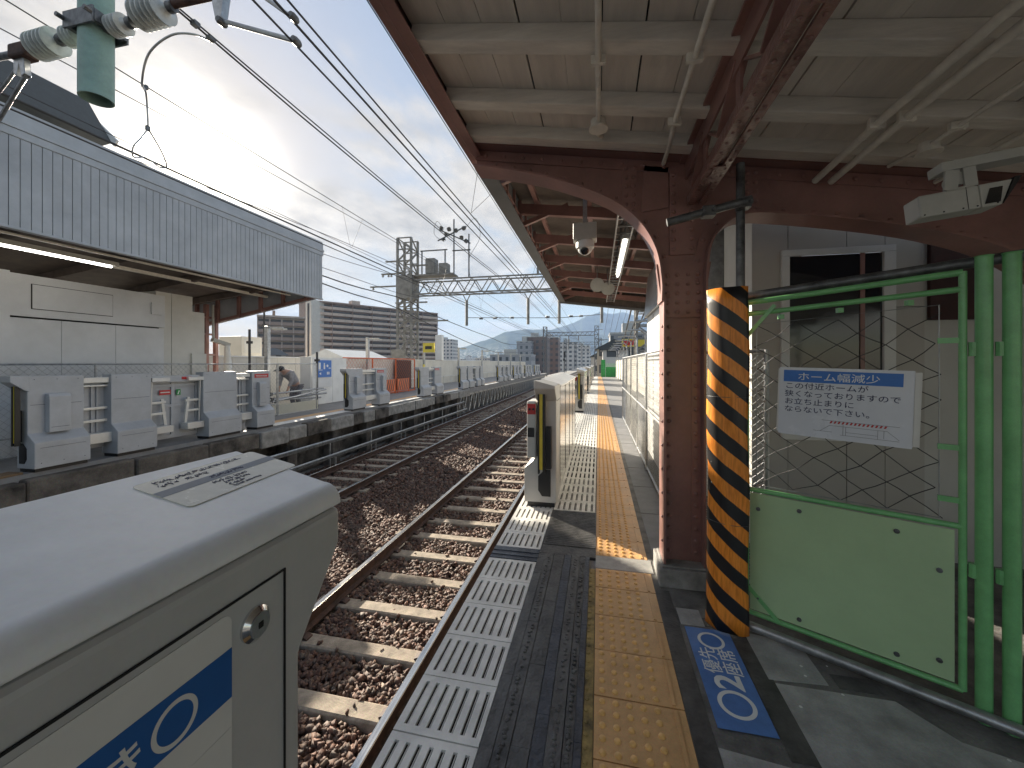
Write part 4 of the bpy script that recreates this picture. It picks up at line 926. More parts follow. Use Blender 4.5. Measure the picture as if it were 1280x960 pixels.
def mesh_fence(label, p, q, z0, z1, span, pitch=.07, r=.0017, name='mesh_fence', rm='galv', nm='galv', rr=.017, group='silver chain link fences', ratio=1.0, midrail=None):
    p = Vector((*p, 0)); q = Vector((*q, 0)); L = (q - p).length; d = (q - p).normalized(); t = thing(name, label, 'fence', (p.x, p.y, 0), group)
    def KK(o): o.location = (-p.x, -p.y, 0); return o
    n = max(1, round(L / span))
    for i in range(n + 1):
        c = p + d * (L * i / n); KK(MB().tube([(c.x, c.y, 0.0), (c.x, c.y, z1 + .01)], rr, 8).build('post', rm, t, smooth=True))
    for z in [z0, z1] + ([midrail] if midrail else []):
        KK(MB().tube([(p.x, p.y, z), (q.x, q.y, z)], rr * .8, 8).build('rail', rm, t, smooth=True))
    b = MB(); chainlink(b, p, q, z0, z1, pitch, r, ratio=ratio); KK(b.build('wire_mesh', nm, t))
    return t
mesh_fence('silver chain link fence along the right side of the platform beyond the column', (.68, 3.25), (.66, 11.3), .05, 1.66, 1.35, .075, .0017, midrail=.85)
mesh_fence('short silver chain link panel closing the gap between column and striped guard', (.70, 3.2), (1.1, 2.95), .02, 1.6, .5, .05, .0016)
mesh_fence('long silver chain link fence behind the gates on the far platform', (-8.75, -1), (-9.05, 9.7), .05, 1.5, 2.2, .11, .0022, midrail=.35)
mesh_fence('silver chain link gate panel in front of the bending worker', (-9.05, 9.75), (-9.05, 11.35), .02, 1.5, 1.6, .11, .0022)

# platform side wall beyond, far right
o = MB().box(1.95, 2.1, 11.5, 46, 0, 1.75).box(1.93, 2.12, 11.5, 46, 1.751, 1.80).build('boundary_wall', 'cream'); tag(o, 'cream boundary wall along the right of the far end of the near platform', 'wall')
b = MB()
for k in range(9): b.tube([(1.9, 13 + k * 3.6, 0), (1.9, 13 + k * 3.6, 2.6), (1.5, 13 + k * 3.6, 2.75)], .04, 8)
for k in range(9):
    o = MB().tube([(0, 0, 0), (0, 0, 2.7), (-.15, 0, 2.85), (-.7, 0, 2.85)], .035, 8).build('platform_light_pole', 'galv', smooth=True) if k == 0 else dup(o0, (1.85, 13 + k * 3.6, 0), '%s grey light pole along the cream wall, counted from the mesh fence' % ('', 'second', 'third', 'fourth', 'fifth', 'sixth', 'seventh', 'eighth', 'farthest')[k])
    if k == 0: o0 = o; o.location = (1.85, 13, 0); tag(o, 'nearest grey light pole along the cream wall, just past the mesh fence', 'lamp post', 'light poles on the near platform'); MB().box(-.9, -.6, -.06, .06, 2.80, 2.835).build('lamp_head', 'camwhite', o)
nt = thing('green_net_barrier', 'green net barrier closing the end of the near platform', 'barrier', (0, 45, 0))
b = MB(); chainlink(b, (.35, 45), (1.9, 45), .05, 1.5, .05, .004); b.build('netting', 'greennet', nt).location = (0, -45, 0)
b = MB(); b.box(.3, .75, 44.9, 45.0, .0, 1.9); b.box(.8, 1.85, 44.95, 45.0, .0, 1.1); o = b.build('panel', 'greennet', nt); o.location = (0, -45, 0)

# ------------------------------------------------------------------ far platform
struct(MB().box(-11.6, -7.66, -10, 60, -.3, 0).build('far_platform', 'paver'))
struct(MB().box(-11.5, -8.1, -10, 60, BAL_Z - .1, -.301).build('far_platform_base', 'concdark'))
struct(MB().box(-8.35, -8.05, 8.3, 60, .0005, .005).build('far_tactile_strip', 'tactile'))
struct(MB().box(-8.02, -7.68, 8.2, 60, .0005, .006).build('far_edge_tiles', 'grate'))
eb = MB(); y = -3
while y < 22:
    e = y + random.uniform(.5, 1.3); j = random.uniform(-.03, .03); eb.box(-7.9, -7.48 + j, y, e - .02, -.42 + random.uniform(-.03, .03), -.06 + random.uniform(-.02, .02), random.choice((0, 1))); y = e
for k in range(14): eb.box(-7.95, -7.62, -2 + k * 1.75, -1.65 + k * 1.75, BAL_Z - .1, -.4, 0)
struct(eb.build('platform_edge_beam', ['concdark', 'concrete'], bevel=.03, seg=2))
for (x, z, l) in ((-7.15, -.62, 'upper grey cable trough running along under the far platform edge'), (-6.98, -.98, 'lower grey cable trough running along under the far platform edge')):
    o = MB().box(x - .05, x + .05, 1, 20.5, z - .03, z + .03).box(x - .05, x - .045, 1, 20.5, z + .031, z + .05).build('cable_trough', 'galvdark'); tag(o, l, 'cable trough', 'cable troughs beside the far track')
    b = MB()
    for k in range(10): b.box(x - .04, x - .01, 1.5 + k * 2, 1.55 + k * 2, BAL_Z - .1, z - .031)
    b.tube([(x + .02, 1, z + .05), (x + .02, 20.5, z + .05)], .022, 8)
    b.build('support', 'galv', o)
# steel props below the newer part of the far platform
b = MB()
b.tube([(0, -.35, -.32), (0, .35, -1.42)], .03, 6); b.tube([(0, .35, -.32), (0, -.35, -1.42)], .03, 6); b.tube([(0, -.38, -.3), (0, -.38, -1.45)], .04, 6); b.box(-.06, .06, -.45, .45, -.42, -.31); b.box(-.12, .12, -.48, -.28, -1.47, -1.40)
o = b.build('platform_prop', 'galv'); o.location = (-7.75, 21.5, 0); tag(o, 'crossed steel prop holding up the far platform edge', 'prop', 'steel props below the far platform')
for k in range(1, 38): dup(o, (-7.75, 21.5 + k, 0))
# pile of planks by the left gates
for (l, x, y, a) in (('weathered brown board lying at the foot of the largest far gate', -7.75, 3.5, 6), ('second brown board lying beside the far gates', -8.2, 3.2, -3)):
    o = MB().box(-.12, .12, -1.1, .35, 0, .03).build('wooden_board', 'wood', bevel=.003); o.location = (x, y, .002); o.rotation_euler = (0, 0, R(a)); tag(o, l, 'board', 'loose boards on the far platform')

# far canopy
fc = thing('station_canopy', 'grey ribbed canopy roof over the far platform', 'canopy', (-9, 3, 0))
def KC(o): o.location = (9, -3, 0); return o
b = MB(); y = -4
while y < 8.98:
    b.box(-7.06, -7.0 + (.0), y, y + .092, 3.20, 4.30); b.box(-7.05, -7.02, y + .092, y + .10, 3.2, 4.3, 1); y += .10
KC(b.build('ribbed_fascia', ['cladding', 'gap'], fc))
b = MB(); b.box(-7.08, -6.985, -4, 9.02, 4.301, 4.40); b.box(-7.10, -6.97, -4, 9.03, 4.401, 4.46); b.box(-7.3, -7.0, -4, 9.03, 4.461, 4.62); b.box(-7.08, -6.99, -4, 9.02, 3.165, 3.199); KC(b.build('fascia_trim', 'cladding', fc, bevel=.006))
b = MB(); b.prism([(-7.07, 3.2), (-7.07, 4.3), (-12.5, 3.3), (-12.5, 2.2)], 'y', 8.93, 8.98); KC(b.build('end_fascia', 'cladding', fc))
b = MB()
for k in range(7): x = -7.4 - k * .7; z = 3.2 - (-7.07 - x) * .184; b.box(x - .04, x + .04, 8.86, 8.929, z, z + 1.0)
b.prism([(-7.07, 3.21), (-7.07, 3.29), (-12.5, 2.29), (-12.5, 2.21)], 'y', 8.88, 8.985)
KC(b.build('end_fascia_ribs', 'maroon', fc))
b = MB(); b.prism([(-7.061, 3.62), (-12.6, 2.95), (-12.6, 3.0), (-7.061, 3.67)], 'y', -4, 8.92); KC(b.build('soffit', 'soffit', fc))
b = MB(); b.prism([(-7.0, 4.63), (-12.6, 3.7), (-12.6, 3.73), (-7.0, 4.66)], 'y', -4, 9.0); KC(b.build('roof_sheet', 'cladding', fc))
for k in range(8): b = MB(); y = -1.8 + k * 1.45; b.bar((-7.07, y, 3.53), (-12.5, y, 2.87), .08, .14); KC(b.build('rafter', 'soffit', fc))
b = MB()
for x, z in ((-7.5, 3.36), (-8.6, 3.25)): b.box(x - .03, x + .03, -2.5, 8.9, z, z + .06)
b.tube([(-7.8, -2, 3.28), (-7.8, 8.8, 3.28)], .02, 6); KC(b.build('purlins', 'conduit', fc))
lp2 = thing('platform_lamp', 'long lit tube lamp under the grey ribbed canopy', 'lamp', (-8.2, 2.2, 3.2))
MB().box(-.05, .05, -4, 3.08, .0, .07).build('lamp_body', 'camwhite', lp2); MB().tube([(0, -4, -.02), (0, 3.0, -.02)], .018, 8).build('tube', 'tubelight', lp2, smooth=True)
# white panelled kiosk
kk = thing('panelled_room', 'white panelled service room under the ribbed canopy', 'building', (-9.6, 3, 0))
def KR(o): o.location = (9.6, -3, 0); return o
b = MB()
for (y0, y1, z0, z1) in ((-9.0, 4.40, 0, 2.26), (4.41, 5.1, 0, 2.26), (5.105, 5.9, 0, 2.26), (5.905, 6.78, 0, 2.26), (4.3, 6.8, 2.29, 2.98), (-9, 4.29, 2.29, 3.0)): b.box(-9.6, -9.2, y0, y1, z0, z1)
KR(b.build('wall_panels', 'whitewall', kk, bevel=.004)); KR(MB().box(-9.62, -9.23, -9, 6.7, 0, 2.9).build('wall_core', 'gap', kk))
b = MB(); b.box(-9.198, -9.19, 4.72, 5.85, 2.42, 2.84); o = KR(b.build('access_panel', 'gap', kk)); MB().box(-9.189, -9.18, 4.73, 5.84, 2.43, 2.83).build('panel_cover', 'whitewall', o)
b = MB(); b.box(-9.198, -9.17, 6.52, 6.72, 2.55, 2.80); KR(b.build('small_box', 'whitewall', kk, bevel=.005)); b = MB(); b.box(-9.198, -9.16, 4.3, 4.46, 0, 3.0); KR(b.build('corner_post', 'whitewall', kk))
kb = thing('panelled_room', 'taller beige panelled wall section right of the white service room', 'building', (-9.8, 7.1, 0))
MB().box(-.3, .35, -.3, .02, 0, 3.1).box(-.3, .35, .03, .5, 0, 3.1).build('wall_panels', 'palewall', kb, bevel=.004); MB().box(-.2, .34, .5, .8, 0, 2.75).build('side_panel', 'palewall', kb); MB().box(.351, .4, .45, .8, 0, 1.75).build('cabinet', 'palewall', kb)
# maroon column & frame with lamp head near truss opening
tf = thing('steel_window_frame', 'maroon steel frame with panes standing at the end of the ribbed canopy', 'frame', (-10.3, 8.3, 0))
b = MB()
for y in (-.15, .35, .62): b.box(-.05, .05, y - .04, y + .04, 0, 3.1)
for z in (1.75, 2.3, 2.75): b.box(-.04, .04, -.15, .62, z - .025, z + .025)
b.build('frame', 'maroon', tf); 
b = MB(); b.tube([(.1, .45, 3.1), (.12, .45, 2.2)], .03, 8); b.bar((.2, .35, 2.15), (.3, .75, 2.02), .16, .09); b.build('floodlight', 'camwhite', tf)
o = MB().tube([(-9.9, 9.05, .4), (-9.95, 8.98, 1.2), (-9.9, 8.9, 2.0)], [.16, .11, .06], 10).build('wrapped_bundle', 'white', smooth=True); tag(o, 'white wrapped bundle hanging below the floodlight at the ribbed canopy end', 'bundle')

# barrier wall along far platform
o = MB(); y = 6
while y < 62: o.box(-11.55, -11.45, y, y + .89, 0, 1.72); y += .9
o = o.build('barrier_wall', 'cream'); tag(o, 'long cream panel barrier wall along the back of the far platform', 'wall'); MB().box(-11.58, -11.42, 6, 62, 1.721, 1.76).build('coping', 'white', o)
b = MB(); b.tube([(-11.35, 16, .55), (-11.35, 60, .55)], .025, 6)
for k in range(30): b.tube([(-11.35, 16 + k * 1.5, 0), (-11.35, 16 + k * 1.5, .55)], .02, 6)
o = b.build('handrail', 'white'); tag(o, 'low white handrail in front of the cream barrier wall', 'handrail')
# temporary white partition with the blue sign
o = MB().box(-10.4, -9.97, 12.2, 12.24, .02, 1.75).box(-9.98, -9.94, 12.25, 13.35, .02, 1.72).box(-9.98, -9.94, 13.36, 14.2, .02, 1.72).build('white_partition', 'white', bevel=.005); tag(o, 'white partition panels between the worker and the orange fence', 'partition')
bs = thing('direction_sign', 'blue direction sign with white lift symbols on the white partition', 'sign', (-9.91, 12.85, 1.3)); bs.rotation_euler = (0, 0, R(90))
MB().box(-.38, .38, -.012, .0, -.30, .33).build('sign_board', 'blue', bs, bevel=.003); MB().box(-.40, .40, -.008, .002, -.66, -.36).build('lower_sheet', 'whitewall', bs)
b = MB(); b.box(-.33, -.22, -.0135, -.0125, .0, .24); b.box(-.33, -.12, -.0135, -.0125, -.04, -.02); b.lathe((-.02, -.0125, .19), (0, -1, 0), [(0, .035), (.001, .035)], 12); b.box(-.06, .02, -.0135, -.0125, .0, .15); b.lathe((.15, -.0125, .12), (0, -1, 0), [(0, .05), (.001, .05)], 12)
b.prism([(-.30, -.16), (-.2, -.11), (-.2, -.21)], 'y', -.0135, -.0125); b.box(.12, .18, -.0135, -.0125, -.2, -.1); b.box(.2, .26, -.0135, -.0125, -.2, -.1); b.box(.22, .34, -.0135, -.0125, .02, .05); b.build('pictograms', 'printwhite', bs)
# orange mesh fences + striped boards + green net
mesh_fence('orange framed mesh fence with pink netting on the far platform', (-10.15, 14.3), (-10.15, 20.7), .03, 1.74, 2.13, .22, .0035, name='orange_fence', rm='orange', nm='orange', rr=.035, group='orange construction fences')
for i, (y, l, w) in enumerate(((13.9, 'left orange and black striped board under the orange fence', .45), (16.6, 'middle orange and black striped board under the orange fence', 1.3), (18.1, 'right orange and black striped board under the orange fence', 1.2))):
    t = thing('striped_board', l, 'barricade', (-9.95, y + .9, 0), 'striped boards at the orange fence')
    MB().box(-.01, .01, -w / 2, w / 2, .12, .72).build('board', 'orange', t)
    b = MB(); k = -w / 2
    while k < w / 2 - .1:
        b.prism([(k, .14), (k + .08, .14), (min(k + .3, w / 2), .70), (min(k + .22, w / 2), .70)], 'x', .0105, .013); k += .2
    b.build('stripe_print', 'black', t); MB().tube([(0, -w / 2, 0), (0, -w / 2, .75)], .02, 6).tube([(0, w / 2, 0), (0, w / 2, .75)], .02, 6).build('leg', 'orange', t)
gn = thing('net_screen', 'bright green net panel with yellow tag beside the orange fence', 'barrier', (-10.1, 21.5, 0))
MB().box(-.02, .02, -.45, .45, .02, 1.25).build('panel', 'greennet', gn); b = MB(); chainlink(b, (.03, -.45), (.03, .45), .02, 1.25, .12, .008); b.build('net', 'green', gn); MB().box(.025, .06, .1, .35, 1.0, 1.45).build('yellow_tag', 'yellowbar', gn)
# dark doorway in orange fence
o = MB().box(-11.3, -11.2, 20.6, 22.4, 0, 1.7).build('dark_screen', 'darkmaroon'); tag(o, 'dark maroon screen seen through the right end of the orange fence', 'screen')
# white shed with pitched roof
sh = thing('site_shed', 'white site shed with pitched white roof behind the orange fence', 'shed', (-17.4, 24.5, -1))
MB().box(-1.6, 1.6, -1.8, 3.5, 0, 2.72).build('wall', 'cream', sh); b = MB(); b.prism([(-1.8, 2.68), (1.8, 2.68), (1.8, 2.74), (0, 3.45), (-1.8, 2.74)], 'y', -1.9, 3.6); b.build('roof', 'white', sh)
o = MB().box(-13.6, -12.6, 11.9, 12.8, 0, 2.5).build('equipment_cabin', 'cream', bevel=.02); tag(o, 'plain beige box cabin rising above the barrier near the worker', 'cabin')
MB().box(-12.62, -12.59, 12.0, 12.7, 1.9, 2.4).build('vent', 'palewall', o)
# lamp posts on far platform
def post_lamp(first=[None]):
    t = thing('lamp_post', '', 'lamp post', (0, 0, 0), 'lamp posts along the far platform barrier')
    MB().box(-.07, .07, -.07, .07, 0, 2.8).build('post', 'galv', t, bevel=.01); MB().box(-.05, .62, -.05, .05, 2.72, 2.77).build('arm', 'galv', t)
    b = MB(); b.box(.25, .72, -.10, .10, 2.66, 2.72); b.build('lamp_head', 'camwhite', t, bevel=.01); return t
l0 = post_lamp(); LLB = ['grey lamp post behind the bending worker', 'grey lamp post in front of the orange fence and white shed', 'grey lamp post just right of the tall lattice tower', 'fourth grey lamp post, in front of the hills left end', 'fifth grey lamp post along the cream barrier wall', 'sixth grey lamp post along the cream barrier wall', 'seventh tiny lamp post along the cream barrier wall', 'farthest lamp post at the end of the cream barrier wall']
for i, y in enumerate((11.6, 17.7, 24.2, 30.8, 37.5, 44, 50.5, 57)):
    o = l0 if i == 0 else dup(l0); o.location = (-11.2, y, 0); o['label'] = LLB[i]
# scaffold poles
for (l, x, y, z) in (('thin dark pole left of the bending worker', -10.4, 10.1, 2.55), ('dark square post between worker and blue sign', -9.35, 11.75, 1.9), ('tall dark pole before the brown apartment block', -12.9, 13.2, 3.6)):
    o = MB().tube([(x, y, 0), (x, y, z)], .035, 8).box(x - .07, x + .07, y - .05, y + .05, z * .83, z * .83 + .08).build('steel_pole', 'wire', smooth=False); tag(o, l, 'pole', 'dark poles on the far platform')
for k, (p, q) in enumerate((((-9.3, 9.6, .62), (-9.3, 12.0, .66)), ((-9.25, 9.6, .46), (-9.4, 12.0, .34)), ((-9.2, 9.7, .40), (-9.2, 12.0, .62)), ((-10.0, 10.5, .38), (-9.1, 11.9, .5)))):
    o = MB().tube([p, q], .03, 8).build('scaffold_pipe', 'galv', smooth=True); tag(o, 'pale scaffold pipe %s the bending worker' % ('lying highest in front of', 'sloping down in front of', 'rising to the right in front of', 'crossing askew beside')[k], 'pipe', 'pale scaffold pipes before the worker')
    MB().box(p[0] - .04, p[0] + .04, p[1] + .1, p[1] + .18, p[2] - .05, p[2] + .05).build('clamp', 'galvdark', o)
o = MB().box(-9.25, -9.2, 9.7, 11.6, 0, .30).build('kick_board', 'plate'); tag(o, 'pale kick board below the pipes at the worker', 'board')

# ------------------------------------------------------------------ worker
def skin_mesh(name, verts, edges, radii, material, parent, root=0, sub=2):
    me = bpy.data.meshes.new(name); me.from_pydata(verts, edges, []); o = bpy.data.objects.new(name, me); C.objects.link(o); me.materials.append(M[material])
    s = o.modifiers.new('skin', 'SKIN'); s.use_smooth_shade = True
    for i, r in enumerate(radii): me.skin_vertices[0].data[i].radius = (r, r) if not isinstance(r, tuple) else r
    me.skin_vertices[0].data[root].use_root = True
    u = o.modifiers.new('sub', 'SUBSURF'); u.levels = sub; u.render_levels = sub
    bpy.context.view_layer.update(); me2 = bpy.data.meshes.new_from_object(o.evaluated_get(bpy.context.evaluated_depsgraph_get())); bpy.data.objects.remove(o)
    me2.name = name; me2.polygons.foreach_set('use_smooth', [True] * len(me2.polygons)); o = bpy.data.objects.new(name, me2); C.objects.link(o); o.parent = parent
    if not me2.materials: me2.materials.append(M[material])
    return o
wk = thing('person', 'worker in grey jacket and dark cap bending forward behind the far platform mesh', 'person', (-9.75, 11.25, 0))
# local: forward is -y ; x lateral
V = [(0, 0, .80), (0, -.10, .98), (0, -.30, 1.16), (0, -.46, 1.25), (0, -.56, 1.30), (0, -.66, 1.33), (0, -.74, 1.31)]; E_ = [(0,1),(1,2),(2,3),(3,4),(4,5),(5,6)]; RR = [.12, .12, .14, .10, .055, .095, .075]
for s in (1, -1):
    i = len(V); V += [(s * .17, -.40, 1.20), (s * .21, -.42, .95), (s * .17, -.52, .74), (s * .16, -.55, .66)]; E_ += [(3, i), (i, i+1), (i+1, i+2), (i+2, i+3)]; RR += [.06, .045, .035, .032]
    for f, (dx, l) in enumerate(((-.028, .06), (-.010, .075), (.008, .07), (.026, .055))):
        j = len(V); V += [(s * .16 + dx, -.57, .62), (s * .16 + dx, -.58, .62 - l)]; E_ += [(i+3, j), (j, j+1)]; RR += [.011, .009]
    j = len(V); V += [(s * .16 - s * .04, -.54, .63), (s * .16 - s * .05, -.56, .595)]; E_ += [(i+3, j), (j, j+1)]; RR += [.012, .009]
    i = len(V); V += [(s * .10, .02, .74), (s * .11, -.05, .42), (s * .11, .03, .09), (s * .11, -.10, .04)]; E_ += [(0, i), (i, i+1), (i+1, i+2), (i+2, i+3)]; RR += [.085, .06, .045, .035]
skin_mesh('body', V, E_, RR, 'skin', wk)
V = [(0, 0, .82), (0, -.11, .99), (0, -.30, 1.17), (0, -.47, 1.255), (0, -.52, 1.28)]; E_ = [(0,1),(1,2),(2,3),(3,4)]; RR = [.155, .15, .17, .13, .085]
for s in (1, -1):
    i = len(V); V += [(s * .18, -.40, 1.2), (s * .215, -.42, .96), (s * .18, -.51, .77)]; E_ += [(3, i), (i, i+1), (i+1, i+2)]; RR += [.085, .068, .055]
skin_mesh('jacket', V, E_, RR, 'jacket', wk)
V = [(0, .0, .80)]; E_ = []; RR = [.145]
for s in (1, -1):
    i = len(V); V += [(s * .10, .02, .72), (s * .11, -.05, .42), (s * .11, .03, .12)]; E_ += [(0, i), (i, i+1), (i+1, i+2)]; RR += [.115, .085, .07]
skin_mesh('trousers', V, E_, RR, 'trousers', wk)
b = MB(); b.lathe((0, -.655, 1.36), (0, -.35, .95), [(-.06, .108), (-.02, .112), (.03, .10), (.06, .07), (.075, .02)], 16); b.bar((0, -.74, 1.33), (0, -.86, 1.27), .15, .012); b.build('cap', 'black', wk, smooth=True)
b = MB(); b.tube([(0, -.79, 1.27), (0, -.815, 1.285), (0, -.80, 1.30)], .012, 6)
for s in (1, -1): b.lathe((s * .09, -.66, 1.31), (s, 0, 0), [(0, .025), (.015, .02)], 8)
b.build('nose_and_ears', 'skin', wk, smooth=True)
for s in (1, -1): MB().box(s * .11 - .05, s * .11 + .05, -.16, .10, 0, .09).build('shoe', 'black', wk, bevel=.02)

# ------------------------------------------------------------------ overhead line
def wire(label, pts, r=.008, cat='wire', group='overhead line wires', m='wire', name='overhead_wire'):
    o = MB().tube(pts, r, 6, cap=True).build(name, m, smooth=True); return tag(o, label, cat, group)
def line(label, x, z, y0=-6, r=.008, slack=.15, x1=None, y1=24, z1=None, **k):
    z1 = z if z1 is None else z1; x1 = x if x1 is None else x1
    pts = catenary((x, y0, z), (x1, y1, z1), slack if y0 < 0 else 0, 12) + catenary((x1, y1, z1), (x1 + .0, 91, z1 + .1), slack * 2, 16)[1:] + [(x1, 160, z1 + .2)]
    return wire(label, pts, r, **k)
line('contact wire above the near track', TR1, 4.06, r=.0085, slack=.0)
line('thick left carrier wire above the near track', TR1 - .02, 4.265, r=.011, slack=.02)
line('slightly higher carrier wire above the near track', TR1 + .05, 4.30, r=.009, slack=.02)
line('thick contact wire above the far track, skimming the ribbed canopy edge', TR2, 4.385, r=.015, slack=.02)
line('lower thin wire above the far track beside the ribbed canopy', TR2, 4.26, r=.010, slack=.02)
line('higher thin wire above the far track, near the sun', TR2 + .02, 4.47, r=.005, slack=.01)
ms = line('thin straight messenger wire crossing the sun above the far track', TR2, 5.46, r=.0075, slack=.1)
for y in (8.6, 14.5, 20): b = MB(); b.tube([(TR2, y, 5.40), (TR2, y + .35, 4.46)], .004, 4); b.tube([(TR2, y + .9, 5.40), (TR2, y + .4, 4.46)], .004, 4); b.build('dropper', 'wire', ms)
ms2 = line('thin messenger wire rising beside the near canopy edge', -2.0, 4.85, r=.0065, slack=.05, x1=-2.15)
for y in (6.5, 13, 19): b = MB(); b.tube([(-2.02, y, 4.8), (-2.3, y + .5, 4.3)], .004, 4); b.tube([(-2.02, y + .9, 4.8), (-2.3, y + .5, 4.3)], .004, 4); b.build('dropper', 'wire', ms2)
fe = wire('left strand of the thick feeder pair starting at the big insulator', [(-4.60, 3.5, 5.47)] + catenary((-4.6, 3.9, 5.44), (-4.45, 24, 5.65), .12)[1:] + catenary((-4.45, 24, 5.65), (-4.4, 91, 7), .8)[1:], .012)
wire('right strand of the thick feeder pair starting at the big insulator', [(-4.56, 3.5, 5.47)] + catenary((-4.54, 3.9, 5.45), (-4.38, 24, 5.7), .12)[1:] + catenary((-4.38, 24, 5.7), (-4.3, 91, 7), .8)[1:], .010)
MB().box(-4.615, -4.545, 3.86, 3.95, 5.42, 5.47).build('feeder_clamp', 'galvdark', fe, bevel=.015); MB().box(-4.615, -4.545, 3.68, 3.75, 5.44, 5.49).build('feeder_clamp', 'galvdark', fe)
# jumper cable: arch and teardrop loop
j = curve3 = None
def cr3(pts, n=8):
    out = []
    for i in range(len(pts) - 1):
        p0 = Vector(pts[max(i-1, 0)]); p1 = Vector(pts[i]); p2 = Vector(pts[i+1]); p3 = Vector(pts[min(i+2, len(pts)-1)])
        for k in range(n):
            t = k / n; out.append(.5 * ((2*p1) + (p2-p0)*t + (2*p0-5*p1+4*p2-p3)*t*t + (3*p1-p0-3*p2+p3)*t**3))
    out.append(Vector(pts[-1])); return out
import sys
CAMH = 1.52
jt = thing('jumper_cable', 'curved jumper cable with teardrop loop hanging in front of the bright sky', 'cable', (-5, 4, 5))
jb = MB().tube(cr3([(-4.6, 3.91, 5.43), (-4.72, 3.80, 5.44), (-4.95, 3.72, 5.40), (-5.25, 3.70, 5.22), (-5.5, 3.80, 4.98), (-5.72, 4.0, 5.12 - .12), (-5.8, 4.08, 4.62)]), .012, 8).build('cable', 'galv', jt, smooth=True); jb.location = (5, -4, -5)
jb2 = MB().tube(cr3([(-5.8, 4.08, 4.62), (-5.8, 4.0, 4.45), (-5.83, 3.93, 4.3), (-5.9, 3.98, 4.2), (-6.1, 4.25, 4.36)]), .010, 8).tube(cr3([(-5.8, 4.09, 4.60), (-5.85, 4.28, 4.42), (-5.95, 4.42, 4.3), (-6.08, 4.42, 4.3), (-6.14, 4.35, 4.37)]), .010, 8).build('loop', 'galv', jt, smooth=True); jb2.location = (5, -4, -5)
MB().box(-.82, -.78, .05, .10, -.42, -.35).build('clamp', 'galvdark', jt, bevel=.01); MB().box(-.74, -.70, -.02, .02, .06, .12).build('clamp', 'galvdark', jt, bevel=.01)

# hanging tube with insulators and arms
ht = thing('hanging_tube', 'pale green steel tube hanging down between the tracks', 'post', (-4.355, 2.65, 3.86))
b = MB()
n = 28; vs = []; 
for i in range(n):
    a = i * 2 * PI / n; vs.append((.118 * math.cos(a), .118 * math.sin(a), 0)); 
for i in range(n):
    a = i * 2 * PI / n; vs.append((.118 * math.cos(a), .118 * math.sin(a), 4.5))
for i in range(n):
    a = i * 2 * PI / n; vs.append((.108 * math.cos(a), .108 * math.sin(a), 0))
for i in range(n):
    a = i * 2 * PI / n; vs.append((.108 * math.cos(a), .108 * math.sin(a), .6))
fs = [(i, (i+1) % n, n + (i+1) % n, n + i) for i in range(n)] + [(i, (i+1) % n, 2*n + (i+1) % n, 2*n + i) for i in range(n)] + [(2*n+i, 2*n+(i+1) % n, 3*n+(i+1) % n, 3*n+i) for i in range(n)] + [tuple(3*n+i for i in range(n))]
b.add(vs, fs); b.build('tube', 'tubegreen', ht, smooth=True, angle=50)
b = MB(); b.box(-.17, .17, -.135, -.119, .56, .70); b.box(-.17, .17, .119, .135, .56, .70); b.box(-.175, -.13, -.12, .12, .58, .68); b.box(.13, .175, -.12, .12, .58, .68); b.lathe((.16, -.135, .64), (0, -1, 0), [(0, .02), (.05, .02)], 6); b.lathe((-.16, -.135, .64), (0, -1, 0), [(0, .02), (.05, .02)], 6); b.build('bracket', 'galvdark', ht)
def insulator(label, c, ax, L, r, nsh):
    prof = [(0, .035), (.02, .035)]
    for k in range(nsh):
        t = .03 + (L - .06) * k / nsh; dt = (L - .06) / nsh; prof += [(t, r * .55), (t + dt * .25, r), (t + dt * .45, r), (t + dt * .6, r * .55)]
    prof += [(L - .02, .035), (L, .035)]
    o = MB().lathe(c, ax, prof, 24).build('insulator', 'porcelain', smooth=True, angle=50); tag(o, label, 'insulator', 'ribbed insulators')
    a = Vector(ax).normalized(); c = Vector(c); MB().tube([c + a * (L), c + a * (L + .05)], .045, 10).build('metal_cap', 'galvdark', o, smooth=True); MB().tube([c - a * .04, c], .045, 10).build('metal_cap', 'galvdark', o, smooth=True); return o
zc = 4.49
insulator('small ribbed insulator just right of the green tube', (-4.20, 2.65, zc - .02), (1, 0, 0), .22, .085, 4)
insulator('large ribbed insulator right of the small one, feeding the near arm', (-3.90, 2.65, zc + .02), (1, 0, .03), .36, .115, 6)
insulator('small ribbed insulator just left of the green tube', (-4.52, 2.65, zc - .02), (-1, 0, 0), .22, .085, 4)
insulator('large ribbed insulator at the left above the house roof', (-4.80, 2.65, zc - .03), (-1, 0, -.03), .34, .115, 6)
ar = thing('registration_arm', 'brown pipe with twin thin arms reaching to the near track wires', 'bracket', (-3.5, 2.65, 4.51))
MB().tube([(.0, 0, .03), (.62, 0, .02)], .032, 12).build('pipe', 'rust', ar, smooth=True)
MB().prism([(.43, -.05), (.56, .08), (.62, .10), (.56, -.02), (.53, -.20), (.47, -.22)], 'y', -.03, .03).build('casting', 'galv', ar, bevel=.008)
MB().tube([(.58, 0, .02), (.85, .03, -.03), (1.12, .05, -.24)], .016, 8).build('upper_arm', 'galv', ar, smooth=True); MB().tube([(.50, 0, -.20), (1.15, .06, -.43)], .019, 8).build('lower_arm', 'galv', ar, smooth=True)
for q in ((1.14, .05, -.25), (1.155, .06, -.435), (.5, 0, -.21)): MB().lathe((q[0], q[1] - .04, q[2]), (0, 1, 0), [(0, .022), (.02, .030), (.06, .030), (.08, .02)], 10).build('clip', 'galvdark', ar, smooth=True)
ar2 = thing('registration_arm', 'rusty clamp with grey arms beyond the leftmost insulator', 'bracket', (-5.25, 2.65, 4.43))
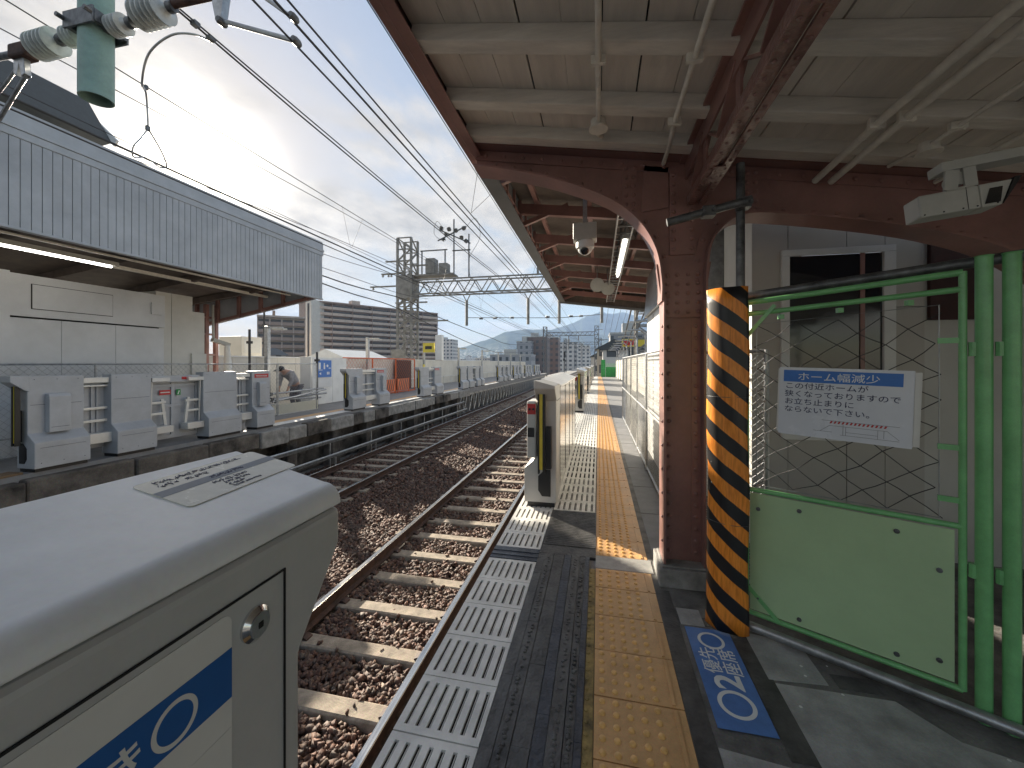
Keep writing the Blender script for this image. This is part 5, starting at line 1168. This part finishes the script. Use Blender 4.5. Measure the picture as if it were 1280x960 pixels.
MB().box(-.12, .10, -.06, .06, -.07, .06).build('clamp', 'rust', ar2, bevel=.02); MB().tube([(.06, 0, .0), (-.6, 0, .02)], .03, 10).build('pipe', 'galvdark', ar2, smooth=True)
MB().prism([(-.10, -.06), (.03, -.05), (.05, -.22), (.0, -.24), (-.03, -.1), (-.06, -.22), (-.10, -.2)], 'y', -.025, .025).build('casting', 'galv', ar2, bevel=.006); MB().tube([(.02, 0, -.22), (-.6, .1, -.55)], .018, 8).tube([(-.06, 0, -.1), (-.7, .1, -.35)], .014, 8).build('arm', 'galv', ar2, smooth=True)
# feeders at far left behind the ribbed canopy
XF = -10.8
for (l, pts, r) in (('uppermost grey cable from the ribbed canopy to the lattice tower', [(XF, 2, 5.4), (XF, 13.8, 5.9), (XF, 20.4, 6.35), (XF, 23.9, 6.6)], .012),
                    ('second grey cable from the ribbed canopy to the lattice tower', [(XF, 2, 5.2), (XF, 13.8, 5.35), (XF, 20.2, 5.4), (XF, 24, 5.7)], .012),
                    ('thick black cable swooping below the tower beam towards the hills', [(XF, 2, 5.9), (XF, 13.8, 5.03), (XF, 20.7, 5.16), (XF, 24.8, 4.75), (XF, 38, 4.2), (XF, 52, 4.0), (XF, 91, 6.5)], .026),
                    ('lowest thick black cable passing in front of the brown apartments', [(XF, 2, 5.6), (XF, 13.8, 4.72), (XF, 19.1, 4.6), (XF, 23.9, 4.1), (XF, 36, 3.0), (XF, 49, 2.85), (XF, 91, 5)], .024),
                    ('thin cable sagging from the tower arm to the next gantry', [(XF - .6, 2, 6.3), (XF - .6, 23.9, 7.2), (XF - .6, 50, 5.6), (XF - .6, 91, 8)], .012),
                    ('thin high cable from the tower top to the next gantry', [(XF, 2, 7.6), (XF, 23.9, 8.1), (XF, 55, 6.9), (XF, 91, 9)], .011)):
    wire(l, cr3(pts, 6), r, group='feeder cables beyond the far platform', cat='cable')

# lattice gantry
def lattice_tower(w, h, n, m=MB):
    b = MB()
    for sx in (-1, 1):
        for sy in (-1, 1): b.bar((sx * w / 2, sy * w / 2, 0), (sx * w / 2, sy * w / 2, h), .13, .13)
    for k in range(n):
        z0 = h * k / n; z1 = h * (k + 1) / n; s = 1 if k % 2 else -1
        for sy in (-1, 1): b.bar((-s * w / 2, sy * w / 2, z0), (s * w / 2, sy * w / 2, z1), .06, .08); b.bar((-w / 2, sy * w / 2, z1), (w / 2, sy * w / 2, z1), .06, .07)
        for sx in (-1, 1): b.bar((sx * w / 2, -s * w / 2, z0), (sx * w / 2, s * w / 2, z1), .06, .08)
    return b
def lattice_beam(x0, x1, z0, z1, d, n, slope=0):
    b = MB()
    for sy in (-d / 2, d / 2):
        b.bar((x0, sy, z0), (x1, sy, z0 + slope), .08, .08); b.bar((x0, sy, z1), (x1, sy, z1 + slope), .08, .08)
        for k in range(n):
            xa = x0 + (x1 - x0) * k / n; xb = x0 + (x1 - x0) * (k + 1) / n; xm = (xa + xb) / 2; b.bar((xa, sy, z0), (xm, sy, z1), .05, .05); b.bar((xm, sy, z1), (xb, sy, z0), .05, .05)
    for k in range(n): xa = x0 + (x1 - x0) * k / n; b.bar((xa, -d / 2, z0), (xa + (x1 - x0) / n, d / 2, z0), .04, .04)
    return b
g1 = thing('overhead_gantry', 'large grey lattice gantry spanning both tracks with tall tower at its left', 'gantry', (-12.2, 23.9, -1.5), 'lattice gantries over the tracks')
lattice_tower(.95, 11.1, 15).build('tower', 'mast', g1); o = lattice_tower(.95, 11.1, 15).build('tower', 'mast', g1); o.location = (14.8, 0, 0)
lattice_beam(.5, 14.3, 7.45, 8.35, .8, 12).build('truss_beam', 'mast', g1)
b = MB(); b.box(-.55, .55, -.55, .55, 7.2, 8.7); b.build('tower_cladding', 'mast', g1)
for x, l in ((4.05, 0), (8.0, 0), (9.9, 0), (12.4, 0)):
    b = MB(); b.bar((x - .25, 0, 7.4), (x, 0, 6.9), .05, .05); b.bar((x + .25, 0, 7.4), (x, 0, 6.9), .05, .05); b.tube([(x, 0, 7.0), (x, 0, 5.4)], .09, 10); b.build('drop_tube', 'mast', g1)
b = MB(); b.bar((8.6, 0, 8.4), (8.6, 0, 10.2), .12, .12); b.bar((12.6, 0, 8.4), (12.6, 0, 10.2), .12, .12); b.bar((8.4, 0, 10.2), (12.8, 0, 10.2), .14, .14); b.build('upper_frame', 'mast', g1)
b = MB(); b.tube([(4.1, 0, 5.9), (9.9, 0, 5.75), (12.5, 0, 5.9)], .02, 6)
for x in (5, 5.9, 7, 9.2, 10.6, 11.2): b.lathe((x - .12, 0, 5.83), (1, 0, 0), [(0, .03), (.04, .09), (.08, .03), (.12, .09), (.16, .03), (.2, .09), (.24, .03)], 10)
b.build('insulator_span', 'galvdark', g1)
b = MB()
for (z, x0, x1) in ((9.6, -1.3, .5), (8.8, -1.6, 0), (8.0, -2.4, .5), (6.9, -.6, 1.6), (5.7, -.8, 3), (4.4, -.8, .8), (9.25, .5, 1.6)): b.bar((x0, -.5, z), (x1, -.5, z), .09, .09)
for x in (-2.2, -1.5, -1.1, -.9): b.lathe((x, -.5, 8.0 if x < -1.6 else 8.8), (0, 0, -1), [(0, .03), (.05, .09), (.1, .03), (.15, .09), (.2, .03)], 10)
b.build('cross_arm', 'mast', g1)
b = MB(); b.box(1.35, 2.0, -.3, .35, 8.75, 9.75); b.box(2.25, 2.85, -.3, .3, 8.72, 9.4); k = b.build('transformer', 'mast', g1, bevel=.05); MB().box(.6, 3.3, -.45, .45, 8.60, 8.70).build('platform', 'mast', g1)
b = MB()
for (p, q) in (((1.0, 0, 8.7), (1.0, 0, 10.3)), ((2.6, 0, 8.7), (2.6, 0, 10.3)), ((.9, 0, 10.3), (2.75, 0, 10.3)), ((3.2, 0, 8.7), (3.2, 0, 12.2)), ((4.2, 0, 8.4), (4.2, 0, 11.2)), ((2.2, 0, 11.6), (4.3, 0, 10.6)), ((2.1, 0, 10.9), (4.0, 0, 11.7)), ((3.1, 0, 10.2), (4.3, 0, 10.2))): b.bar(p, q, .07, .07)
for q in ((2.3, 0, 11.6), (2.6, 0, 11.2), (2.9, 0, 11.5), (3.4, 0, 11.4), (3.7, 0, 10.9), (3.9, 0, 11.5), (4.1, 0, 10.7), (2.4, 0, 10.9)): b.lathe(q, (random.uniform(-1, 1), .3, .8), [(0, .05), (.06, .14), (.12, .05), (.18, .14), (.24, .05)], 10)
b.tube(cr3([(2.5, 0, 11.6), (2.0, .1, 12.2), (1.8, .1, 11.4), (2.4, 0, 10.9)]), .015, 5); b.tube(cr3([(3.9, 0, 11.5), (4.6, .1, 12.2), (4.9, .1, 11.0), (4.2, 0, 9.6), (4.3, 0, 8.4)]), .015, 5); b.build('switchgear', 'galvdark', g1)
b = MB(); b.box(1.35, 2.1, -.6, -.5, 3.7, 4.3); o = b.build('yellow_plate', 'yellowbar', g1); MB().box(1.5, 1.95, -.61, -.605, 3.9, 4.1).build('plate_print', 'black', o); b = MB(); b.box(2.2, 2.65, -.7, -.3, 3.2, 4.8); b.build('white_cabinet', 'white', g1, bevel=.05); b = MB(); b.box(-.75, .1, -.8, -.5, 2.4, 3.9); b.build('grey_cabinet', 'mast', g1)
GY = ((91, 'second lattice gantry framed above the gate tops'), (135, 'third lattice gantry behind the second'), (185, 'fourth faint lattice gantry far along the line'), (250, 'farthest lattice gantry along the line'))
g2 = None
for i, (y, l) in enumerate(GY):
    if i == 0:
        g2 = thing('overhead_gantry', l, 'gantry', (-12.0, y, -1.5), 'lattice gantries over the tracks'); lattice_tower(.8, 11.4, 12).build('tower', 'galvdark', g2); o = lattice_tower(.8, 11.4, 12).build('tower', 'galvdark', g2); o.location = (11.6, 0, 0)
        lattice_beam(.4, 11.2, 9.3, 10.1, .8, 10).build('truss_beam', 'galvdark', g2)
        for x in (3.4, 5.4, 7.6): MB().tube([(x, 0, 9.3), (x, 0, 6.2 if x == 5.4 else 8.2)], .1, 8).build('drop_tube', 'galvdark', g2)
        b = MB(); b.bar((11.6, 0, 8.3), (14, 0, 8.3), .1, .1); b.bar((11.6, 0, 10.6), (13, 0, 10.6), .1, .1); b.bar((-1, 0, 8), (0, 0, 8), .1, .1); b.build('cross_arm', 'galvdark', g2)
    else: dup(g2, (-12.0 + (0, 1.0, 1.6, 2)[i], y, -1.5 + (0, 0, .3, .5)[i]), l)
# signal masts
sm_ = thing('track_signal', 'dark railway signal mast left of the white apartments', 'signal', (-8.3, 100, -1.5)); MB().tube([(0, 0, 0), (0, 0, 6)], .08, 8).build('mast', 'galvdark', sm_); MB().box(-.25, .25, -.1, .1, 4.4, 5.9).build('signal_head', 'black', sm_); MB().box(-.35, .1, -.12, .1, 3.6, 4.2).build('lower_head', 'black', sm_)
# thick black service cables at right
for k, (x, l) in enumerate(((1.0, 'left thick black cable dropping from the canopy end to the houses'), (1.28, 'middle thick black cable dropping from the canopy end to the houses'), (1.55, 'right thick black cable dropping from the canopy end to the houses'))):
    wire(l, catenary((x, 11, 3.6 + .1 * k), (2.6 + k * .3, 60, 2.6), .7), .03, group='black service cables at the right', cat='cable')
for k in range(5): wire('thin wire fanning down beside the distant right tower, number %s from the left' % ('one', 'two', 'three', 'four', 'five')[k], catenary((.2 + k * .22, 11, 4.2), (-.2 + k * 1.1, 91, 6.5 + .5 * k), .8), .009, group='thin wires fanning at the right', cat='wire')

# ------------------------------------------------------------------ buildings
def apartment(label, x, y, w, d, floors, bays, rz_, wallm, balm, fh=2.95, gz=GROUND, name='apartment_block'):
    t = thing(name, label, 'building', (x, y, gz), None, rz_); h = floors * fh
    MB().box(0, w, 0, d, 0, h).box(-.2, w + .2, -1.7, d + .2, h, h + .7).build('wall', wallm, t)
    bw = w / bays; b = MB(); b.box(.15, bw - .15, -1.6, -1.45, 0, 1.15); b.box(.0, bw, -1.6, 0, -.15, 0)
    first = b.build('balcony', balm, t); pane = MB().box(.3, bw - .3, -.06, -.001, .1, 2.2).build('window', 'recess', t)
    for f in range(floors):
        for k in range(bays):
            if f * bays + k >= 99: break
            loc = (k * bw, 0, f * fh)
            o = first if f == k == 0 else first.copy(); q = pane if f == k == 0 else pane.copy()
            if not (f == k == 0): C.objects.link(o); C.objects.link(q)
            o.parent = t; q.parent = t; o.location = loc; q.location = loc
    b = MB()
    for k in range(bays + 1): b.box(k * bw - .12, k * bw + .12, -1.65, 0, 0, h)
    b.build('dividing_walls', wallm, t)
    MB().box(w * .3, w * .36, 2, 6, h + .7, h + 3).build('roof_house', balm, t)
    return t
# direction helpers: place by azimuth from the camera along ground
def at(u, dist):
    s = (u - 640) / 495; a = R(12.3); dx = -math.sin(a) + math.cos(a) * s; dy = math.cos(a) + math.sin(a) * s; return dx * dist, dy * dist
xa, ya = at(386, 185); xb, yb = at(545, 235); L_ = math.hypot(xb - xa, yb - ya)
apartment('long brown apartment block with balcony rows left of the lattice tower', xa, ya, L_, 14, 13, 7, math.atan2(yb - ya, xb - xa), 'brick', 'brick2', fh=2.88)
xa, ya = at(322, 150); xb, yb = at(381, 158); L_ = math.hypot(xb - xa, yb - ya)
apartment('smaller brown apartment block seen under the ribbed canopy end', xa, ya, L_, 12, 9, 4, math.atan2(yb - ya, xb - xa), 'brick2', 'brick', fh=2.9)
xa, ya = at(382, 182); o = MB().box(0, 3, 0, 12, 0, 38).build('stair_tower', 'cream'); o.location = (xa, ya, GROUND); tag(o, 'narrow pale stair tower at the left end of the long apartment block', 'building')
MB().box(1, 2, -.1, 0, 2, 36).build('window', 'recess', o)
def block(label, u, dist, w, h, d, m, group=None, name='city_building', roof=None, rz_=None):
    x, y = at(u, dist); t = thing(name, label, 'building', (x, y, GROUND), group, R(12.3 * 0) if rz_ is None else rz_)
    MB().box(-w / 2, w / 2, 0, d, 0, h).build('wall', m, t)
    if roof == 'gable': MB().prism([(-w / 2 - .4, h), (w / 2 + .4, h), (0, h + w * .3)], 'y', -.4, d + .4).build('roof', 'darkroof', t)
    else: MB().box(-w / 2 - .15, w / 2 + .15, -.15, d + .15, h, h + .4).box(-w * .2, w * .1, d * .3, d * .6, h + .4, h + 2.4).build('roof', 'galv', t)
    return t
block('grey block with dark penthouse right of the lamp posts', 655, 185, 7, 18.5, 12, 'city2'); block('brown balcony apartment left of the second gantry', 668, 190, 12, 21, 12, 'city3')
block('dark brown apartment slab behind the second gantry tower', 686, 210, 10, 22, 12, 'city3'); block('white apartment block right of the signal mast', 710, 260, 12, 22, 12, 'city1')
block('second white apartment block behind the gantry', 727, 310, 13, 22, 12, 'city1'); block('pale distant tower pair beside the long brown block', 553, 330, 17, 28, 14, 'city1')
block('low blue grey station hall left of the grey block', 638, 150, 16, 11.5, 10, 'city2'); block('beige house at the right of the platform end', 768, 70, 6, 11, 8, 'city4', roof='gable'); 
block('white house with dark roof beside the cream wall', 779, 60, 6, 10.5, 7, 'city1', roof='gable'); block('grey house behind the black service cables', 790, 75, 8, 14, 9, 'city2'); block('pale low house by the green net barrier', 757, 95, 7, 10, 8, 'city1', roof='gable')
block('tan house with red and orange shop sign', 783, 85, 7, 13, 8, 'city4')
sgn = thing('shop_sign', 'small red and yellow shop sign above the mesh fence', 'sign', (4.2, 48, 3.9)); MB().box(-1.5, 1.5, 0, .15, -.45, .45).build('sign_board', 'yellowbar', sgn); MB().box(-1.3, .0, -.02, -.005, -.3, .3).build('sign_print', 'red', sgn); MB().tube([(0, .2, 0), (0, .2, -10.9)], .12, 8).build('post', 'galv', sgn)
for i in range(46):
    u = 545 + i * 5.0 + random.uniform(-3, 3); dd = random.uniform(330, 900)
    block('small pale building of the distant town below the hills', u, dd, random.uniform(9, 20), random.uniform(8, 13) + dd * .013 * random.random(), 12, random.choice(('city1', 'city2', 'city4', 'city1')), 'distant town buildings')
# roof of the house above the ribbed canopy
hr = thing('house', 'house gable with pale edge boards rising behind the ribbed canopy', 'building', (-16, 8, GROUND))
MB().box(-6, 0, -6, 1.0, 0, 15.3).build('wall', 'greywall', hr)
b = MB(); b.prism([(-6.5, 16.2), (.35, 16.75), (1.35, 15.3), (.3, 15.2), (-6.5, 15.2)], 'y', -6.5, 1.3); b.build('roof', 'darkroof', hr)
b = MB(); b.bar((-.4, 1.35, 16.9), (1.45, 1.35, 15.3), .06, .22, up=(0, 0, 1)); b.bar((-6, 1.35, 17.0), (.0, 1.35, 16.9), .06, .25); b.build('edge_board', 'white', hr)
block('small grey gable house seen under the ribbed canopy', 305, 60, 4, 9.8, 6, 'city2', roof='gable', name='house')

# hills
def hill(name, ridge, dist, depth, base_z=GROUND, seed=1):
    rr = random.Random(seed); N_ = 220; us = [ridge[0][0] + (ridge[-1][0] - ridge[0][0]) * i / (N_ - 1) for i in range(N_)]
    def top_(u):
        for (a, b_) in zip(ridge[:-1], ridge[1:]):
            if a[0] <= u <= b_[0]: t = (u - a[0]) / (b_[0] - a[0]); t = t * t * (3 - 2 * t) * .5 + t * .5; return a[1] + (b_[1] - a[1]) * t
        return ridge[-1][1]
    rows = 26; vs = []
    ph = [rr.uniform(0, 6) for _ in range(8)]
    for j in range(rows + 1):
        t = j / rows
        for i, u in enumerate(us):
            D = dist - depth * (1 - t); x, y = at(u, D); H_ = top_(u) * dist / 495.0 * 1.0
            nz = sum(math.sin(u * .13 * (k + 1) + ph[k] + t * 3 * (k % 3)) / (k + 1.5) for k in range(8)) * .06
            prof_ = t ** 1.15; z = base_z + H_ * prof_ * (1 + nz * (1 - t) * 2.5) + (nz * H_ * .12 if t == 1 else 0) + (rr.uniform(-1, 1) * H_ * .006)
            vs.append((x, y, z))
    for i, u in enumerate(us): x, y = at(u, dist + depth); vs.append((x, y, base_z))
    b = MB(); b.v = vs; W = N_
    for j in range(rows + 1):
        for i in range(W - 1): b.f.append((j * W + i, j * W + i + 1, (j + 1) * W + i + 1, (j + 1) * W + i)); b.m.append(0)
    return struct(b.build(name, 'hill', smooth=True, angle=180))
hill('hills', [(380, 4), (500, 8), (545, 12), (580, 22), (605, 30), (635, 41), (655, 44), (690, 43), (740, 38), (820, 30), (900, 22), (1000, 10)], 2600, 900, seed=3)
hill('far_hills', [(600, 20), (660, 34), (700, 46), (715, 51), (735, 61), (750, 65), (764, 63), (778, 65), (800, 60), (840, 52), (920, 46), (1050, 20)], 3400, 700, seed=5)

# ------------------------------------------------------------------ haze
HZ = True
if HZ:
    hb = MB(); hb.box(-3000, 3000, -300, 4600, GROUND - 1.6, 480); hz = stuff(hb.build('haze', [])) if False else None
    me = bpy.data.meshes.new('haze'); me.from_pydata(hb.v, [], hb.f); hz = bpy.data.objects.new('haze', me); C.objects.link(hz); stuff(hz); hz['label'] = 'pale blue air haze over the whole place'
    m = bpy.data.materials.new('air_haze'); m.use_nodes = True; N = m.node_tree.nodes; L = m.node_tree.links; N.clear(); out = N.new('ShaderNodeOutputMaterial'); pv2 = N.new('ShaderNodeVolumePrincipled')
    pv2.inputs['Color'].default_value = (.45, .64, 1, 1); pv2.inputs['Density'].default_value = .00020; pv2.inputs['Anisotropy'].default_value = .0; L.new(pv2.outputs[0], out.inputs['Volume']); me.materials.append(m)

# ------------------------------------------------------------------ light and sky
SUN_AZ = 50.9; SUN_EL = 20.8
sd = Vector((-math.sin(R(SUN_AZ)) * math.cos(R(SUN_EL)), math.cos(R(SUN_AZ)) * math.cos(R(SUN_EL)), math.sin(R(SUN_EL))))
sun = bpy.data.lights.new('sun', 'SUN'); sun.energy = 4.6; sun.angle = R(.6); sun.color = (1, .90, .74); so = bpy.data.objects.new('sun', sun); C.objects.link(so); so.rotation_euler = (-sd).to_track_quat('-Z', 'Y').to_euler()
w = bpy.data.worlds.new('World'); scene.world = w; w.use_nodes = True; N = w.node_tree.nodes; L = w.node_tree.links; bg = N['Background']; bg.inputs['Strength'].default_value = .12
sky = N.new('ShaderNodeTexSky'); sky.sky_type = 'NISHITA'; sky.sun_disc = False; sky.sun_elevation = R(SUN_EL); sky.sun_rotation = R(-SUN_AZ); sky.air_density = 1.0; sky.dust_density = .6; sky.ozone_density = 1.5
tc = N.new('ShaderNodeTexCoord'); sp = N.new('ShaderNodeSeparateXYZ'); L.new(tc.outputs['Generated'], sp.inputs[0])
zc_ = N.new('ShaderNodeMath'); zc_.operation = 'MAXIMUM'; zc_.inputs[1].default_value = 0; L.new(sp.outputs[2], zc_.inputs[0])
za = N.new('ShaderNodeMath'); za.operation = 'ADD'; za.inputs[1].default_value = .12; L.new(zc_.outputs[0], za.inputs[0])
dv = N.new('ShaderNodeVectorMath'); dv.operation = 'DIVIDE'; L.new(tc.outputs['Generated'], dv.inputs[0]); cb = N.new('ShaderNodeCombineXYZ'); L.new(za.outputs[0], cb.inputs[0]); L.new(za.outputs[0], cb.inputs[1]); cb.inputs[2].default_value = 1; L.new(cb.outputs[0], dv.inputs[1])
n1 = N.new('ShaderNodeTexNoise'); n1.inputs['Scale'].default_value = 1.15; n1.inputs['Detail'].default_value = 9; n1.inputs['Roughness'].default_value = .56; n1.inputs['Distortion'].default_value = .35
mp = N.new('ShaderNodeMapping'); mp.inputs['Scale'].default_value = (1, .8, 1); mp.inputs['Location'].default_value = (3.1, 1.7, 0); mp.inputs['Rotation'].default_value = (0, 0, R(35)); L.new(dv.outputs[0], mp.inputs[0]); L.new(mp.outputs[0], n1.inputs['Vector'])
dt = N.new('ShaderNodeVectorMath'); dt.operation = 'DOT_PRODUCT'; dt.inputs[1].default_value = sd; nr = N.new('ShaderNodeVectorMath'); nr.operation = 'NORMALIZE'; L.new(tc.outputs['Generated'], nr.inputs[0]); L.new(nr.outputs[0], dt.inputs[0])
def mth(op, a, b=None, c=None):
    n = N.new('ShaderNodeMath'); n.operation = op
    for i, v in enumerate((a, b, c)):
        if v is None: continue
        if isinstance(v, (int, float)): n.inputs[i].default_value = v
        else: L.new(v, n.inputs[i])
    return n.outputs[0]
dpos = mth('MAXIMUM', dt.outputs['Value'], 0)
wide = mth('POWER', dpos, 6); mid = mth('POWER', dpos, 40); tight = mth('POWER', dpos, 500)
# more cloud towards the sun
nf = mth('ADD', n1.outputs['Fac'], mth('MULTIPLY', wide, .07))
msk = N.new('ShaderNodeMapRange'); msk.interpolation_type = 'SMOOTHSTEP'; msk.inputs[1].default_value = .47; msk.inputs[2].default_value = .62; L.new(nf, msk.inputs[0])
n2 = N.new('ShaderNodeTexNoise'); n2.inputs['Scale'].default_value = 4.2; n2.inputs['Roughness'].default_value = .6; n2.inputs['Detail'].default_value = 8; L.new(mp.outputs[0], n2.inputs['Vector'])
cl = N.new('ShaderNodeMapRange'); cl.inputs[1].default_value = .3; cl.inputs[2].default_value = .7; cl.inputs[3].default_value = 4.0; cl.inputs[4].default_value = 12; L.new(n2.outputs['Fac'], cl.inputs[0])
cb2 = mth('ADD', cl.outputs[0], mth('MULTIPLY', wide, 1))
cc = N.new('ShaderNodeVectorMath'); cc.operation = 'SCALE'; cc.inputs[0].default_value = (1.0, .975, .93); L.new(cb2, cc.inputs['Scale'])
mx = N.new('ShaderNodeMix'); mx.data_type = 'RGBA'; L.new(mth('MULTIPLY', msk.outputs[0], .85), mx.inputs[0]); hs = N.new('ShaderNodeHueSaturation'); hs.inputs['Saturation'].default_value = .95; L.new(sky.outputs[0], hs.inputs['Color']); L.new(hs.outputs[0], mx.inputs[6]); L.new(cc.outputs[0], mx.inputs[7])
gl = N.new('ShaderNodeVectorMath'); gl.operation = 'SCALE'; gl.inputs[0].default_value = (1, .97, .9); L.new(mth('MULTIPLY', mid, .5), gl.inputs['Scale'])
ad = N.new('ShaderNodeVectorMath'); ad.operation = 'ADD'; L.new(mx.outputs[2], ad.inputs[0]); L.new(gl.outputs[0], ad.inputs[1]); 
# soft shoulder so that the veiled sun side does not burn out the whole sky
lum = N.new('ShaderNodeVectorMath'); lum.operation = 'DOT_PRODUCT'; L.new(ad.outputs[0], lum.inputs[0]); lum.inputs[1].default_value = (.33, .34, .33)
den = mth('ADD', mth('MULTIPLY', lum.outputs['Value'], .56), 1)
fs_ = N.new('ShaderNodeVectorMath'); fs_.operation = 'SCALE'; L.new(ad.outputs[0], fs_.inputs[0]); L.new(mth('DIVIDE', 1, den), fs_.inputs['Scale'])
g3 = N.new('ShaderNodeVectorMath'); g3.operation = 'SCALE'; g3.inputs[0].default_value = (1, .97, .9); L.new(mth('ADD', mth('MULTIPLY', mth('POWER', dpos, 300), 16), mth('MULTIPLY', mth('POWER', dpos, 30), .3)), g3.inputs['Scale'])
a3 = N.new('ShaderNodeVectorMath'); a3.operation = 'ADD'; L.new(fs_.outputs[0], a3.inputs[0]); L.new(g3.outputs[0], a3.inputs[1]); wb = N.new('ShaderNodeVectorMath'); wb.operation = 'MULTIPLY'; wb.inputs[1].default_value = (1.07, 1.0, .91); tx = N.new('ShaderNodeVectorMath'); tx.operation = 'SCALE'; L.new(a3.outputs[0], tx.inputs[0]); L.new(mth('ADD', mth('MULTIPLY', mth('MULTIPLY', mth('SUBTRACT', n2.outputs['Fac'], .5), msk.outputs[0]), 1.5), 1.06), tx.inputs['Scale']); L.new(tx.outputs[0], wb.inputs[0]); L.new(wb.outputs[0], bg.inputs['Color'])

# ------------------------------------------------------------------ camera
cam = bpy.data.cameras.new('camera'); co = bpy.data.objects.new('camera', cam); C.objects.link(co); co.location = (0, 0, CAMH); co.rotation_euler = (R(90), 0, R(12.3))
cam.sensor_width = 36; cam.lens = 495 / 1280 * 36; cam.shift_y = -(480 - 454) / 1280 ; cam.clip_start = .02; cam.clip_end = 20000
scene.camera = co
scene.view_settings.view_transform = 'Standard'; scene.view_settings.look = 'None'; scene.view_settings.gamma = 1; scene.view_settings.exposure = 1.95
scene.cycles.use_denoising = True; scene.cycles.max_bounces = 8; scene.cycles.volume_bounces = 0; scene.cycles.sample_clamp_indirect = 6
